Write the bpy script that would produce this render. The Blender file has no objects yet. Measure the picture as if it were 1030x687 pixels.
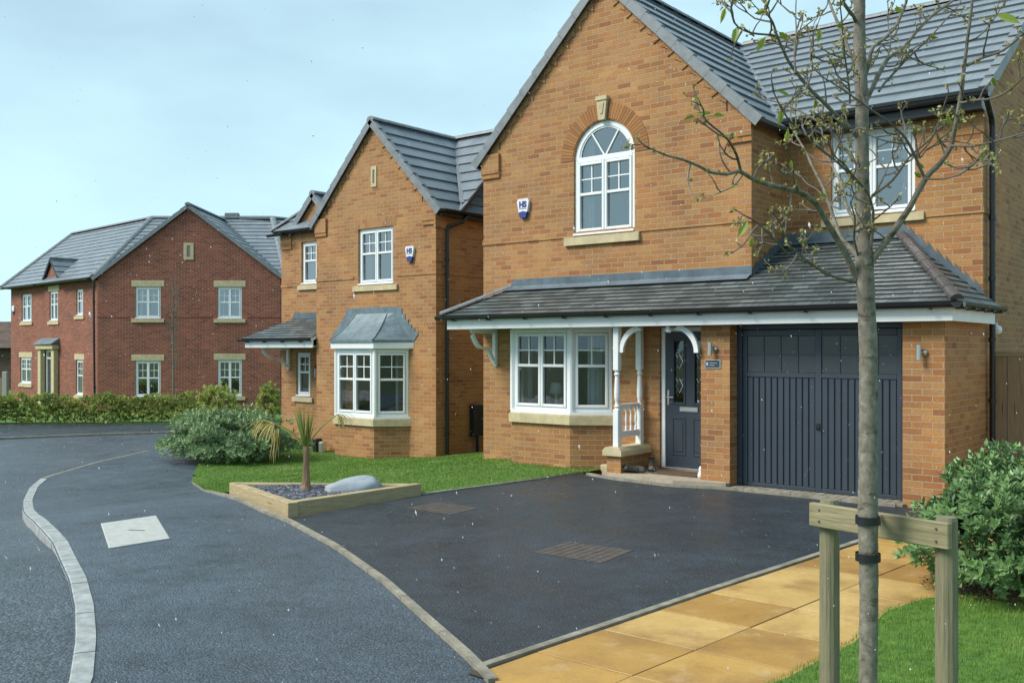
import bpy, math, random
from math import sin, cos, pi, radians, sqrt
from mathutils import Vector, Matrix, noise
from mathutils.geometry import tessellate_polygon, delaunay_2d_cdt

sc = bpy.context.scene
TH = math.atan2(.6338, .7734)                     # camera heading, turned left of +y
EYE = 1.8
# ---------------------------------------------------------------- camera
cd = bpy.data.cameras.new('camera'); cam = bpy.data.objects.new('camera', cd)
sc.collection.objects.link(cam); sc.camera = cam
cam.location = (0, 0, EYE); cam.rotation_euler = (radians(90), 0, TH)
cd.sensor_width = 36; cd.lens = 976 / 1030 * 36
cd.shift_y = 7.5 / 1030
cd.clip_start = .05; cd.clip_end = 3000
# ---------------------------------------------------------------- world, sun, exposure
w = bpy.data.worlds.new('World'); sc.world = w; w.use_nodes = True
nt = w.node_tree; nt.nodes.clear()
SUN_EL, SUN_AZ = radians(44), radians(232)        # azimuth: direction the light comes from, measured from +x
SKY_T = dict(el=SUN_EL)
out = nt.nodes.new('ShaderNodeOutputWorld'); bg = nt.nodes.new('ShaderNodeBackground')
sky = nt.nodes.new('ShaderNodeTexSky'); sky.sky_type = 'NISHITA'; sky.sun_disc = False
sky.sun_elevation = SUN_EL; sky.sun_rotation = pi / 2 - SUN_AZ
sky.air_density = 1.0; sky.dust_density = 1.5; sky.ozone_density = 1.5
tc = nt.nodes.new('ShaderNodeTexCoord')
mp = nt.nodes.new('ShaderNodeMapping'); mp.inputs['Scale'].default_value = (1, 1, 2.6)
nz = nt.nodes.new('ShaderNodeTexNoise'); nz.inputs['Scale'].default_value = 1.4; nz.inputs['Detail'].default_value = 5; nz.inputs['Roughness'].default_value = .55
cr = nt.nodes.new('ShaderNodeValToRGB')
cr.color_ramp.elements[0].position = .36; cr.color_ramp.elements[0].color = (.60, .60, .60, 1)
cr.color_ramp.elements[1].position = .62; cr.color_ramp.elements[1].color = (1, 1, 1, 1)
mx = nt.nodes.new('ShaderNodeMix'); mx.data_type = 'RGBA'
mx.inputs['B'].default_value = (5.7, 8.4, 9.3, 1)
L = nt.links.new
L(tc.outputs['Generated'], mp.inputs['Vector']); L(mp.outputs['Vector'], nz.inputs['Vector'])
sx = nt.nodes.new('ShaderNodeSeparateXYZ'); L(tc.outputs['Generated'], sx.inputs[0])
hz = nt.nodes.new('ShaderNodeMapRange'); hz.inputs['From Min'].default_value = .02; hz.inputs['From Max'].default_value = .42; hz.inputs['To Min'].default_value = .20; hz.inputs['To Max'].default_value = -.20
L(sx.outputs['Z'], hz.inputs['Value'])
ad = nt.nodes.new('ShaderNodeMath'); ad.operation = 'ADD'; ad.use_clamp = True; L(cr.outputs['Color'], ad.inputs[0]); L(hz.outputs['Result'], ad.inputs[1])
L(nz.outputs['Fac'], cr.inputs['Fac']); L(ad.outputs[0], mx.inputs['Factor'])
L(sky.outputs['Color'], mx.inputs['A']); L(mx.outputs['Result'], bg.inputs['Color'])
bg.inputs['Strength'].default_value = .071
L(bg.outputs['Background'], out.inputs['Surface'])
sd = bpy.data.lights.new('sun', 'SUN'); sd.energy = 2.5; sd.angle = radians(24); sd.color = (1, .94, .84)
so = bpy.data.objects.new('sun', sd); sc.collection.objects.link(so)
sv = Vector((cos(SUN_AZ) * cos(SUN_EL), sin(SUN_AZ) * cos(SUN_EL), sin(SUN_EL)))
so.rotation_euler = sv.to_track_quat('Z', 'Y').to_euler(); so.location = (-6, -6, 14)
sc.view_settings.view_transform = 'Standard'; sc.view_settings.look = 'None'
sc.view_settings.exposure = 0.80; sc.view_settings.gamma = 1; sc.view_settings.use_curve_mapping = False
sc.render.engine = 'CYCLES'; sc.cycles.use_denoising = True
sc.cycles.max_bounces = 7; sc.cycles.transparent_max_bounces = 12
sc.cycles.caustics_reflective = False; sc.cycles.caustics_refractive = False

# ================================================================ materials
def mat(name):
    m = bpy.data.materials.new(name); m.use_nodes = True
    n = m.node_tree; n.nodes.clear()
    o = n.nodes.new('ShaderNodeOutputMaterial'); b = n.nodes.new('ShaderNodeBsdfPrincipled')
    n.links.new(b.outputs[0], o.inputs['Surface'])
    return m, n, b
def N(n, t, **kw):
    x = n.nodes.new(t)
    for k, v in kw.items():
        if k in x.inputs: x.inputs[k].default_value = v
        else: setattr(x, k, v)
    return x
def ramp(n, stops, fac):
    r = n.nodes.new('ShaderNodeValToRGB'); e = r.color_ramp.elements
    while len(e) < len(stops): e.new(.5)
    for i, (p, c) in enumerate(stops):
        e[i].position = p; e[i].color = (*c, 1) if len(c) == 3 else c
    n.links.new(fac, r.inputs['Fac']); return r.outputs['Color']
def mixc(n, blend, fac, a, b):
    m = n.nodes.new('ShaderNodeMix'); m.data_type = 'RGBA'; m.blend_type = blend
    for s, v in (('Factor', fac), ('A', a), ('B', b)):
        if hasattr(v, 'is_linked') or hasattr(v, 'links'): n.links.new(v, m.inputs[s])
        else: m.inputs[s].default_value = v if s == 'Factor' else (*v, 1)
    return m.outputs['Result']
def noisetex(n, scale, detail=4, rough=.6, vec=None, coord='Object'):
    t = N(n, 'ShaderNodeTexNoise', Scale=scale, Detail=detail, Roughness=rough)
    if vec is None:
        vec = n.nodes.new('ShaderNodeTexCoord').outputs[coord]
    n.links.new(vec, t.inputs['Vector']); return t.outputs['Fac']
def bump(n, b, h, strength=.3, dist=.01, normal=None):
    x = N(n, 'ShaderNodeBump', Strength=strength, Distance=dist)
    n.links.new(h, x.inputs['Height'])
    if normal is not None: n.links.new(normal, x.inputs['Normal'])
    n.links.new(x.outputs['Normal'], b.inputs['Normal']); return x.outputs['Normal']

def plain(name, c, rough=.5, var=.12, nscale=6, metal=0, bmp=0, coat=0, bscale=60):
    m, n, b = mat(name)
    f = noisetex(n, nscale)
    lo = tuple(x * (1 - var) for x in c); hi = tuple(min(1, x * (1 + var)) for x in c)
    n.links.new(ramp(n, [(.3, lo), (.7, hi)], f), b.inputs['Base Color'])
    b.inputs['Roughness'].default_value = rough; b.inputs['Metallic'].default_value = metal
    b.inputs['Coat Weight'].default_value = coat
    if bmp: bump(n, b, noisetex(n, bscale, 3), bmp, .004)
    return m

def brickmat(name, cols, mortar, stain=.25, soldier=False):
    m, n, b = mat(name)
    uv = n.nodes.new('ShaderNodeUVMap'); uv.uv_map = 'UV'
    br = N(n, 'ShaderNodeTexBrick', Scale=1.0)
    br.inputs['Color1'].default_value = (0, 0, 0, 1); br.inputs['Color2'].default_value = (1, 1, 1, 1)
    br.inputs['Mortar'].default_value = (.5, .5, .5, 1)
    br.inputs['Mortar Size'].default_value = .0052; br.inputs['Mortar Smooth'].default_value = .25
    br.inputs['Bias'].default_value = 0; br.inputs['Brick Width'].default_value = .225; br.inputs['Row Height'].default_value = .075
    br.offset = .5; br.offset_frequency = 2; br.squash = 1
    n.links.new(uv.outputs[0], br.inputs['Vector'])
    k = len(cols)
    c = ramp(n, [(i / (k - 1), cols[i]) for i in range(k)], br.outputs['Color'])
    # patch to patch drift of colour and the grain inside each brick
    drift = noisetex(n, 1.1, 3, .6, uv.outputs[0])
    c = mixc(n, 'MULTIPLY', 1.0, c, ramp(n, [(.3, (1 - stain, 1 - stain, 1 - stain * .9)), (.65, (1.08, 1.06, 1.03))], drift))
    g = noisetex(n, 38, 5, .7, uv.outputs[0])
    c = mixc(n, 'MULTIPLY', 1.0, c, ramp(n, [(.25, (.74, .72, .7)), (.7, (1.14, 1.14, 1.14))], g))
    mo = mixc(n, 'MULTIPLY', 1.0, mortar, ramp(n, [(.3, (.75, .75, .75)), (.7, (1.15, 1.15, 1.15))], g))
    c = mixc(n, 'MIX', br.outputs['Fac'], c, mo)
    n.links.new(c, b.inputs['Base Color'])
    b.inputs['Roughness'].default_value = .85
    inv = N(n, 'ShaderNodeMath', operation='SUBTRACT'); inv.inputs[0].default_value = 1
    n.links.new(br.outputs['Fac'], inv.inputs[1])
    add = N(n, 'ShaderNodeMath', operation='MULTIPLY_ADD'); n.links.new(g, add.inputs[0]); add.inputs[1].default_value = .35
    n.links.new(inv.outputs[0], add.inputs[2])
    bump(n, b, add.outputs[0], .75, .008)
    return m

def tilemat(name, c, row, width, rough=.4, jb=.5, var=.25, stain=.3):
    m, n, b = mat(name)
    uv = n.nodes.new('ShaderNodeUVMap'); uv.uv_map = 'UV'
    br = N(n, 'ShaderNodeTexBrick', Scale=1.0)
    br.inputs['Color1'].default_value = (0, 0, 0, 1); br.inputs['Color2'].default_value = (1, 1, 1, 1); br.inputs['Mortar'].default_value = (0, 0, 0, 1)
    br.inputs['Mortar Size'].default_value = .003 if row > .2 else .0055; br.inputs['Mortar Smooth'].default_value = .1
    br.inputs['Brick Width'].default_value = width; br.inputs['Row Height'].default_value = row
    n.links.new(uv.outputs[0], br.inputs['Vector'])
    lo = tuple(x * (1 - var) for x in c); hi = tuple(x * (1 + var) for x in c)
    col = ramp(n, [(0, lo), (1, hi)], br.outputs['Color'])
    s = noisetex(n, 2.2, 5, .65, uv.outputs[0])
    col = mixc(n, 'MULTIPLY', 1.0, col, ramp(n, [(.3, (1 - stain,) * 3), (.7, (1.15,) * 3)], s))
    j = mixc(n, 'MIX', br.outputs['Fac'], col, tuple(x * jb for x in c))
    n.links.new(j, b.inputs['Base Color'])
    r = ramp(n, [(.3, (rough - .08,) * 3), (.7, (rough + .12,) * 3)], s)
    n.links.new(r, b.inputs['Roughness'])
    g = noisetex(n, 90, 3, .6, uv.outputs[0])
    inv = N(n, 'ShaderNodeMath', operation='MULTIPLY_ADD'); n.links.new(br.outputs['Fac'], inv.inputs[0]); inv.inputs[1].default_value = -1
    n.links.new(g, inv.inputs[2]); bump(n, b, inv.outputs[0], .35, .004)
    return m

def tarmac(name, c, rough=.5, speck=.5, wet=.25, scale=150):
    m, n, b = mat(name)
    co = n.nodes.new('ShaderNodeTexCoord').outputs['Object']
    f1 = noisetex(n, scale, 2, .8, co)
    vo = N(n, 'ShaderNodeTexVoronoi', Scale=scale * .75); n.links.new(co, vo.inputs['Vector'])
    st = ramp(n, [(0, (1 - speck,) * 3), (.45, (.92,) * 3), (.9, (1 + speck * 1.3,) * 3)], vo.outputs['Color'])
    col = mixc(n, 'MULTIPLY', 1.0, c, st)
    col = mixc(n, 'MULTIPLY', 1.0, col, ramp(n, [(.3, (1 - speck * .8,) * 3), (.7, (1 + speck * .9,) * 3)], f1))
    big = noisetex(n, .45, 6, .62, co)
    col = mixc(n, 'MULTIPLY', 1.0, col, ramp(n, [(.34, (.74,) * 3), (.5, (.98,) * 3), (.66, (1.26,) * 3)], big))
    mid = noisetex(n, 3.2, 6, .75, co)
    col = mixc(n, 'MULTIPLY', 1.0, col, ramp(n, [(.35, (.80,) * 3), (.65, (1.14,) * 3)], mid))
    n.links.new(col, b.inputs['Base Color'])
    wetm = mixc(n, 'MULTIPLY', 1.0, ramp(n, [(.34, (rough - wet,) * 3), (.64, (rough + .16,) * 3)], noisetex(n, .8, 5, .7, co)), ramp(n, [(.3, (.8,) * 3), (.7, (1.2,) * 3)], mid))
    n.links.new(wetm, b.inputs['Roughness'])
    h = N(n, 'ShaderNodeMath', operation='MULTIPLY_ADD'); n.links.new(vo.outputs['Distance'], h.inputs[0]); h.inputs[1].default_value = -1.0; n.links.new(f1, h.inputs[2])
    bump(n, b, h.outputs[0], .8, .010)
    return m

def leafmat(name, dark, light, rough=.45, trans=.25):
    m, n, b = mat(name)
    at = n.nodes.new('ShaderNodeAttribute'); at.attribute_name = 'tint'
    c = ramp(n, [(0, dark), (1, light)], at.outputs['Fac'])
    n.links.new(c, b.inputs['Base Color']); b.inputs['Roughness'].default_value = rough
    tr = n.nodes.new('ShaderNodeBsdfTranslucent'); n.links.new(c, tr.inputs['Color'])
    mxs = n.nodes.new('ShaderNodeMixShader'); mxs.inputs[0].default_value = trans
    n.links.new(b.outputs[0], mxs.inputs[1]); n.links.new(tr.outputs[0], mxs.inputs[2])
    o = [x for x in n.nodes if x.type == 'OUTPUT_MATERIAL'][0]
    n.links.new(mxs.outputs[0], o.inputs['Surface']); return m

def glassmat(name, refl=1.0, tint=(.8, .88, .9), base=.02):
    m, n, b = mat(name); n.nodes.remove(b)
    o = [x for x in n.nodes if x.type == 'OUTPUT_MATERIAL'][0]
    tr = n.nodes.new('ShaderNodeBsdfTransparent'); tr.inputs[0].default_value = (*tint, 1)
    gl = n.nodes.new('ShaderNodeBsdfGlossy'); gl.inputs['Roughness'].default_value = .015; gl.inputs[0].default_value = (.9, .95, 1, 1)
    fr = N(n, 'ShaderNodeFresnel', IOR=1.5)
    ma = N(n, 'ShaderNodeMath', operation='MULTIPLY_ADD'); n.links.new(fr.outputs[0], ma.inputs[0])
    ma.inputs[1].default_value = 1.7 * refl; ma.inputs[2].default_value = base; ma.use_clamp = True
    nb = N(n, 'ShaderNodeBump', Strength=.06, Distance=.02); n.links.new(noisetex(n, 2.5, 2), nb.inputs['Height'])
    n.links.new(nb.outputs[0], gl.inputs['Normal'])
    ms = n.nodes.new('ShaderNodeMixShader'); n.links.new(ma.outputs[0], ms.inputs[0])
    n.links.new(tr.outputs[0], ms.inputs[1]); n.links.new(gl.outputs[0], ms.inputs[2]); n.links.new(ms.outputs[0], o.inputs['Surface'])
    return m

def woodmat(name, c, var=.35, rough=.75, axis='z', knots=True, green=None):
    m, n, b = mat(name)
    co = n.nodes.new('ShaderNodeTexCoord').outputs['Object']
    mpn = n.nodes.new('ShaderNodeMapping'); sc_ = {'z': (34, 34, 2), 'x': (1.2, 14, 14), 'xy': (2.2, 2.2, 34)}[axis]
    mpn.inputs['Scale'].default_value = sc_; n.links.new(co, mpn.inputs['Vector'])
    g = noisetex(n, 2.2, 6, .65, mpn.outputs[0])
    col = ramp(n, [(.25, tuple(x * (1 - var) for x in c)), (.5, c), (.75, tuple(x * (1 + var * .7) for x in c))], g)
    if knots:
        v = N(n, 'ShaderNodeTexVoronoi', Scale=.55); n.links.new(mpn.outputs[0], v.inputs['Vector'])
        col = mixc(n, 'MULTIPLY', 1.0, col, ramp(n, [(.05, (.35, .27, .2)), (.16, (1, 1, 1))], v.outputs['Distance']))
    if green:
        col = mixc(n, 'MIX', ramp(n, [(.45, (0, 0, 0)), (.7, (.6, .6, .6))], noisetex(n, 3, 5, .7, co)), col, green)
    n.links.new(col, b.inputs['Base Color']); b.inputs['Roughness'].default_value = rough
    bump(n, b, g, .5, .006); return m

M = {}
M['buff'] = brickmat('buff brick', [(.27, .100, .037), (.41, .193, .062), (.36, .150, .049), (.43, .222, .075), (.33, .132, .045), (.44, .233, .081), (.37, .188, .078), (.41, .194, .060)], (.40, .32, .225))
M['buff2'] = brickmat('buff brick soldier', [(.30, .13, .048), (.36, .17, .06), (.40, .205, .075)], (.33, .26, .17))
M['red'] = brickmat('red brick', [(.16, .040, .026), (.27, .078, .046), (.20, .053, .034), (.31, .094, .055), (.24, .066, .041)], (.40, .28, .22))
M['roof'] = tilemat('grey roof tile', (.185, .215, .245), .34, .33, .36, .65, .10, .18)
M['slate'] = tilemat('dark small tile', (.098, .115, .117), .125, .22, .42, .25, .38, .35)
M['lead'] = plain('lead flashing', (.135, .185, .215), .42, .3, 5, .15, .25)
M['flash'] = plain('dark lead flashing', (.10, .135, .165), .4, .3, 5, .15, .25)
M['cap'] = plain('grey ridge concrete', (.18, .20, .22), .5, .2, 8, 0, .3)
M['ridged'] = plain('brown hip tile', (.07, .06, .06), .5, .25, 8, 0, .3)
M['upvc'] = plain('white frame plastic', (.78, .80, .82), .3, .02, 3)
M['paint'] = plain('white painted timber', (.74, .76, .77), .45, .04, 5, 0, .1)
M['stone'] = plain('cream cast stone', (.50, .42, .26), .8, .16, 7, 0, .4)
M['black'] = plain('black plastic', (.012, .013, .015), .35, .2, 5)
M['char'] = plain('charcoal garage paint', (.035, .047, .066), .42, .08, 3, 0, .05)
M['charp'] = plain('grey obscured panel', (.045, .055, .065), .22, .1, 3)
M['glass'] = glassmat('window glass', 1.9, (.8, .88, .9), .13)
M['glass_low'] = glassmat('window glass ground floor', .9, (.8, .88, .9), .04)
M['chrome'] = plain('brushed metal', (.55, .55, .54), .3, .05, 3, .9)
M['curtain'] = plain('white curtain cloth', (.55, .56, .55), .9, .08, 3)
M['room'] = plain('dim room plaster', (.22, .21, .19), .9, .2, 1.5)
M['road'] = tarmac('road asphalt', (.058, .074, .092), .40, .55, .15, 70)
M['pave'] = tarmac('pavement asphalt', (.056, .076, .099), .38, .40, .17, 95)
M['drive'] = tarmac('driveway asphalt', (.030, .040, .052), .38, .38, .15, 120)
M['kerb'] = plain('concrete kerb', (.30, .32, .32), .75, .3, 9, 0, .5, 0, 120)
M['kerb2'] = plain('concrete edging', (.235, .215, .17), .8, .35, 7, 0, .5, 0, 120)
M['cover'] = plain('concrete cover', (.40, .41, .39), .8, .12, 14, 0, .4, 0, 160)
M['soil'] = plain('soil', (.06, .045, .03), .95, .4, 20, 0, .8, 0, 40)
M['turf'] = plain('turf', (.075, .16, .018), .9, .35, 9, 0, .8, 0, 90)
M['grass'] = leafmat('grass blade', (.062, .155, .014), (.185, .32, .045), .55, .3)
r_ = [x for x in M['grass'].node_tree.nodes if x.type == 'VALTORGB'][0].color_ramp; e_ = r_.elements.new(.8); e_.color = (.185, .31, .045, 1); r_.elements[2].color = (.36, .38, .15, 1)
M['paving'] = None
M['oak'] = woodmat('treated sleeper timber', (.38, .30, .17), .38, .8, 'xy', True)
M['postw'] = woodmat('weathered post timber', (.205, .180, .115), .55, .8, 'z', False, (.14, .16, .08))
M['railw'] = woodmat('weathered rail timber', (.27, .235, .14), .5, .8, 'xy', True, (.15, .155, .075))
M['fence'] = woodmat('brown fence board', (.30, .205, .125), .3, .8, 'z', True)
M['bark'] = None
M['twig'] = plain('twig bark', (.13, .112, .098), .8, .35, 14, 0, .3)
M['leaf_s'] = leafmat('shrub leaf', (.040, .105, .035), (.20, .33, .12), .35, .2)
M['leaf_h'] = leafmat('hebe leaf', (.07, .14, .06), (.30, .42, .20), .45, .2)
M['leaf_g'] = leafmat('hedge leaf', (.14, .19, .04), (.46, .50, .13), .55, .45)
M['bud'] = leafmat('bud', (.22, .15, .06), (.46, .46, .17), .6, .3)
M['leaf_t'] = leafmat('young tree leaf', (.16, .22, .03), (.36, .44, .08), .5, .45)
M['chips'] = leafmat('slate chippings', (.055, .055, .075), (.25, .26, .31), .5, 0)
M['litter'] = leafmat('fallen leaves', (.10, .055, .03), (.30, .19, .10), .8, 0)
M['rock'] = plain('pale grey stone', (.30, .34, .38), .65, .12, 9, 0, .6, 0, 35)
M['palmtrunk'] = woodmat('palm trunk', (.24, .15, .085), .45, .9, 'z', False)
M['palmleaf'] = leafmat('palm leaf', (.12, .22, .04), (.38, .42, .10), .5, .3)
M['palmdry'] = leafmat('dry palm leaf', (.36, .26, .05), (.55, .47, .20), .6, .3)
M['snow'] = plain('snow flake', (.85, .87, .9), .6, .02)
M['blue'] = plain('alarm blue', (.03, .045, .22), .4, .05)
M['alarmw'] = plain('alarm white', (.72, .74, .76), .4, .03)
M['mat'] = plain('brown doormat', (.10, .06, .035), .95, .3, 30, 0, .8, 0, 120)
M['bootg'] = plain('grey brown suede', (.11, .10, .085), .8, .3, 12, 0, .4)
M['bootk'] = plain('dark rubber', (.02, .02, .02), .7, .2, 8)
M['rust'] = plain('brown iron cover', (.085, .070, .062), .7, .35, 14, 0, .6, 0, 50)
M['farroof'] = tilemat('brown roof tile', (.13, .085, .065), .3, .3, .7)
M['farwall'] = brickmat('dark brown brick', [(.10, .06, .045), (.16, .10, .07), (.13, .08, .055)], (.17, .13, .1))
M['slab'] = plain('riven slab', (.36, .31, .24), .85, .2, 8, 0, .5)
M['hills'] = plain('verge green', (.08, .12, .04), .9, .3, 1)

def make_paving():
    m, n, b = mat('buff paving slab')
    at = n.nodes.new('ShaderNodeAttribute'); at.attribute_name = 'tint'
    co = n.nodes.new('ShaderNodeTexCoord').outputs['Object']
    base = ramp(n, [(0, (.37, .205, .055)), (.5, (.48, .280, .072)), (1, (.56, .37, .135))], at.outputs['Fac'])
    f = noisetex(n, 2.1, 6, .62, co)
    c = mixc(n, 'MIX', ramp(n, [(.46, (0, 0, 0)), (.66, (.75, .75, .75))], f), base, (.29, .155, .050))
    f2 = noisetex(n, 3.3, 6, .7, co)
    c = mixc(n, 'MIX', ramp(n, [(.56, (0, 0, 0)), (.75, (.45, .45, .45))], f2), c, (.56, .44, .27))
    c = mixc(n, 'MULTIPLY', 1.0, c, ramp(n, [(.3, (.88,) * 3), (.7, (1.06,) * 3)], noisetex(n, 70, 3, .6, co)))
    n.links.new(c, b.inputs['Base Color']); n.links.new(ramp(n, [(.35, (.3,) * 3), (.65, (.62,) * 3)], f2), b.inputs['Roughness'])
    bump(n, b, noisetex(n, 25, 4, .6, co), .25, .006); return m
M['paving'] = make_paving()
def make_bark():
    m, n, b = mat('young tree bark')
    co = n.nodes.new('ShaderNodeTexCoord').outputs['Object']
    mpn = n.nodes.new('ShaderNodeMapping'); mpn.inputs['Scale'].default_value = (14, 14, 10); n.links.new(co, mpn.inputs['Vector'])
    f = noisetex(n, 2.5, 6, .7, mpn.outputs[0])
    c = ramp(n, [(.3, (.075, .064, .046)), (.44, (.15, .135, .105)), (.58, (.20, .185, .15)), (.7, (.31, .29, .25))], f)
    wv = N(n, 'ShaderNodeTexNoise', Scale=1.0, Detail=5, Roughness=.7)
    mp2 = n.nodes.new('ShaderNodeMapping'); mp2.inputs['Scale'].default_value = (7, 7, 17); n.links.new(co, mp2.inputs['Vector']); n.links.new(mp2.outputs[0], wv.inputs['Vector'])
    c = mixc(n, 'MULTIPLY', 1.0, c, ramp(n, [(.36, (.42, .36, .28)), (.44, (1, 1, 1))], wv.outputs['Fac']))
    n.links.new(c, b.inputs['Base Color']); b.inputs['Roughness'].default_value = .8
    bump(n, b, wv.outputs['Fac'], .45, .006); return m
M['bark'] = make_bark()

# ================================================================ mesh helpers
WM = {}                                             # world matrix of every object built, by name
class MB:
    def __init__(s): s.v = []; s.f = []; s.uv = []; s.tint = []
    def face(s, pts, uvs=None, t=0.5):
        i = len(s.v); s.v.extend([tuple(p) for p in pts]); s.f.append(tuple(range(i, i + len(pts))))
        s.uv.append(uvs or [(0, 0)] * len(pts)); s.tint.append(t)
    def mesh(s, verts, faces, uvs=None, t=0.5):
        i = len(s.v); s.v.extend([tuple(p) for p in verts])
        for f in faces:
            s.f.append(tuple(i + k for k in f)); s.uv.append([uvs[k] for k in f] if uvs else [(0, 0)] * len(f)); s.tint.append(t)
class Fr:                                           # a facade frame: s along the wall (to the right seen from outside), d outwards, z up
    def __init__(s, o, u, n): s.o = Vector((*o, 0)) if len(o) == 2 else Vector(o); s.u = Vector((*u, 0)).normalized(); s.n = Vector((*n, 0)).normalized()
    def P(s, a, d, z): return s.o + s.u * a + s.n * d + Vector((0, 0, z))
    def turned(s, a, ang):                          # frame turned about a vertical line at s=a, ang>0 swings its right end towards the outside
        c, k = cos(ang), sin(ang)
        f = Fr((0, 0), (1, 0), (0, 1)); f.o = s.o + s.u * a; f.u = s.u * c + s.n * k; f.n = s.n * c - s.u * k
        return f
def pieces(name, mb, m, parent, label=None):
    """every unconnected box of the builder becomes a part of its own."""
    par = list(range(len(mb.v)))
    def fd(a):
        while par[a] != a: par[a] = par[par[a]]; a = par[a]
        return a
    key = {}
    for i, v in enumerate(mb.v):
        k = (round(v[0], 4), round(v[1], 4), round(v[2], 4)); par[i] = key.setdefault(k, i)
    for f in mb.f:
        for q in f[1:]: par[fd(q)] = fd(f[0])
    grp = {}
    for i, f in enumerate(mb.f): grp.setdefault(fd(f[0]), []).append(i)
    for ids in grp.values():
        k = MB()
        for i in ids: k.face([mb.v[q] for q in mb.f[i]], mb.uv[i], mb.tint[i])
        obj(name, k, m, parent)
def obj(name, mb, m, parent=None, smooth=False, label=None):
    vs = mb.v
    xs = [p[0] for p in vs]; ys = [p[1] for p in vs]; zs = [p[2] for p in vs]
    c = Vector(((min(xs) + max(xs)) / 2, (min(ys) + max(ys)) / 2, min(zs)))
    me = bpy.data.meshes.new(name)
    me.from_pydata([(p[0] - c.x, p[1] - c.y, p[2] - c.z) for p in vs], [], mb.f)
    ul = me.uv_layers.new(name='UV'); k = 0
    flat = [x for f in mb.uv for q in f for x in q]
    if len(flat) == 2 * len(me.loops): ul.data.foreach_set('uv', flat)
    at = me.attributes.new('tint', 'FLOAT', 'FACE'); at.data.foreach_set('value', mb.tint)
    if isinstance(m, str): m = M[m]
    me.materials.append(m)
    if smooth: me.polygons.foreach_set('use_smooth', [True] * len(me.polygons))
    me.update()
    o = bpy.data.objects.new(name, me); sc.collection.objects.link(o)
    Wm = Matrix.Translation(c)
    if parent is not None:
        o.parent = parent; o.matrix_basis = WM[parent.name].inverted() @ Wm
    else: o.matrix_basis = Wm
    WM[o.name] = Wm
    if label: o['label'] = label
    return o
def thing(name, loc, label, cat, group=None):
    o = bpy.data.objects.new(name, None); sc.collection.objects.link(o); o.location = loc
    WM[o.name] = Matrix.Translation(Vector(loc)); return tag(o, label, cat, group)
def tag(o, label, cat, group=None):
    o['label'] = label; o['category'] = cat
    if group: o['group'] = group
    return o
def struct(name, mb, m, smooth=False):
    o = obj(name, mb, m, None, smooth); o['kind'] = 'structure'; return o

WORLD = Fr((0, 0), (1, 0), (0, 1))
def box(mb, fr, s0, s1, d0, d1, z0, z1, bev=0, uvo=0, t=.5):
    # UV in metres so brick patterns run over it
    if bev <= 0:
        P = fr.P; q = [P(s0, d0, z0), P(s1, d0, z0), P(s1, d1, z0), P(s0, d1, z0), P(s0, d0, z1), P(s1, d0, z1), P(s1, d1, z1), P(s0, d1, z1)]
        mb.face([q[3], q[2], q[6], q[7]], [(s0, z0), (s1, z0), (s1, z1), (s0, z1)], t)
        mb.face([q[1], q[0], q[4], q[5]], [(s1, z0), (s0, z0), (s0, z1), (s1, z1)], t)
        mb.face([q[2], q[1], q[5], q[6]], [(d1, z0), (d0, z0), (d0, z1), (d1, z1)], t)
        mb.face([q[0], q[3], q[7], q[4]], [(d0, z0), (d1, z0), (d1, z1), (d0, z1)], t)
        mb.face([q[4], q[7], q[6], q[5]], [(s0, d0), (s0, d1), (s1, d1), (s1, d0)], t)
        mb.face([q[0], q[1], q[2], q[3]], [(s0, d0), (s1, d0), (s1, d1), (s0, d1)], t)
        return
    b = min(bev, (s1 - s0) / 2.01, (d1 - d0) / 2.01, (z1 - z0) / 2.01)
    pts = {}
    verts = []; 
    for i, (a, A) in enumerate(((s0, 1), (s1, -1))):
        for j, (dd, D) in enumerate(((d0, 1), (d1, -1))):
            for k, (zz, Z) in enumerate(((z0, 1), (z1, -1))):
                for ax in range(3):
                    p = [a + A * b, dd + D * b, zz + Z * b]; p[ax] = (a, dd, zz)[ax]
                    pts[(i, j, k, ax)] = len(verts); verts.append(fr.P(*p))
    F = []
    g = lambda i, j, k, ax: pts[(i, j, k, ax)]
    for ax in range(3):
        for side in (0, 1):
            o = [x for x in range(3) if x != ax]
            seq = []
            for (p, q) in ((0, 0), (1, 0), (1, 1), (0, 1)):
                idx = [0, 0, 0]; idx[ax] = side; idx[o[0]] = p; idx[o[1]] = q; seq.append(g(*idx, ax))
            F.append(seq)
    for ax in range(3):                               # edge bevels: edges parallel to ax
        o = [x for x in range(3) if x != ax]
        for p in (0, 1):
            for q in (0, 1):
                i0 = [0, 0, 0]; i0[o[0]] = p; i0[o[1]] = q; i1 = list(i0); i1[ax] = 1
                F.append([g(*i0, o[0]), g(*i1, o[0]), g(*i1, o[1]), g(*i0, o[1])])
    for i in (0, 1):
        for j in (0, 1):
            for k in (0, 1): F.append([g(i, j, k, 0), g(i, j, k, 1), g(i, j, k, 2)])
    mb.mesh(verts, F, None, t)
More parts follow.
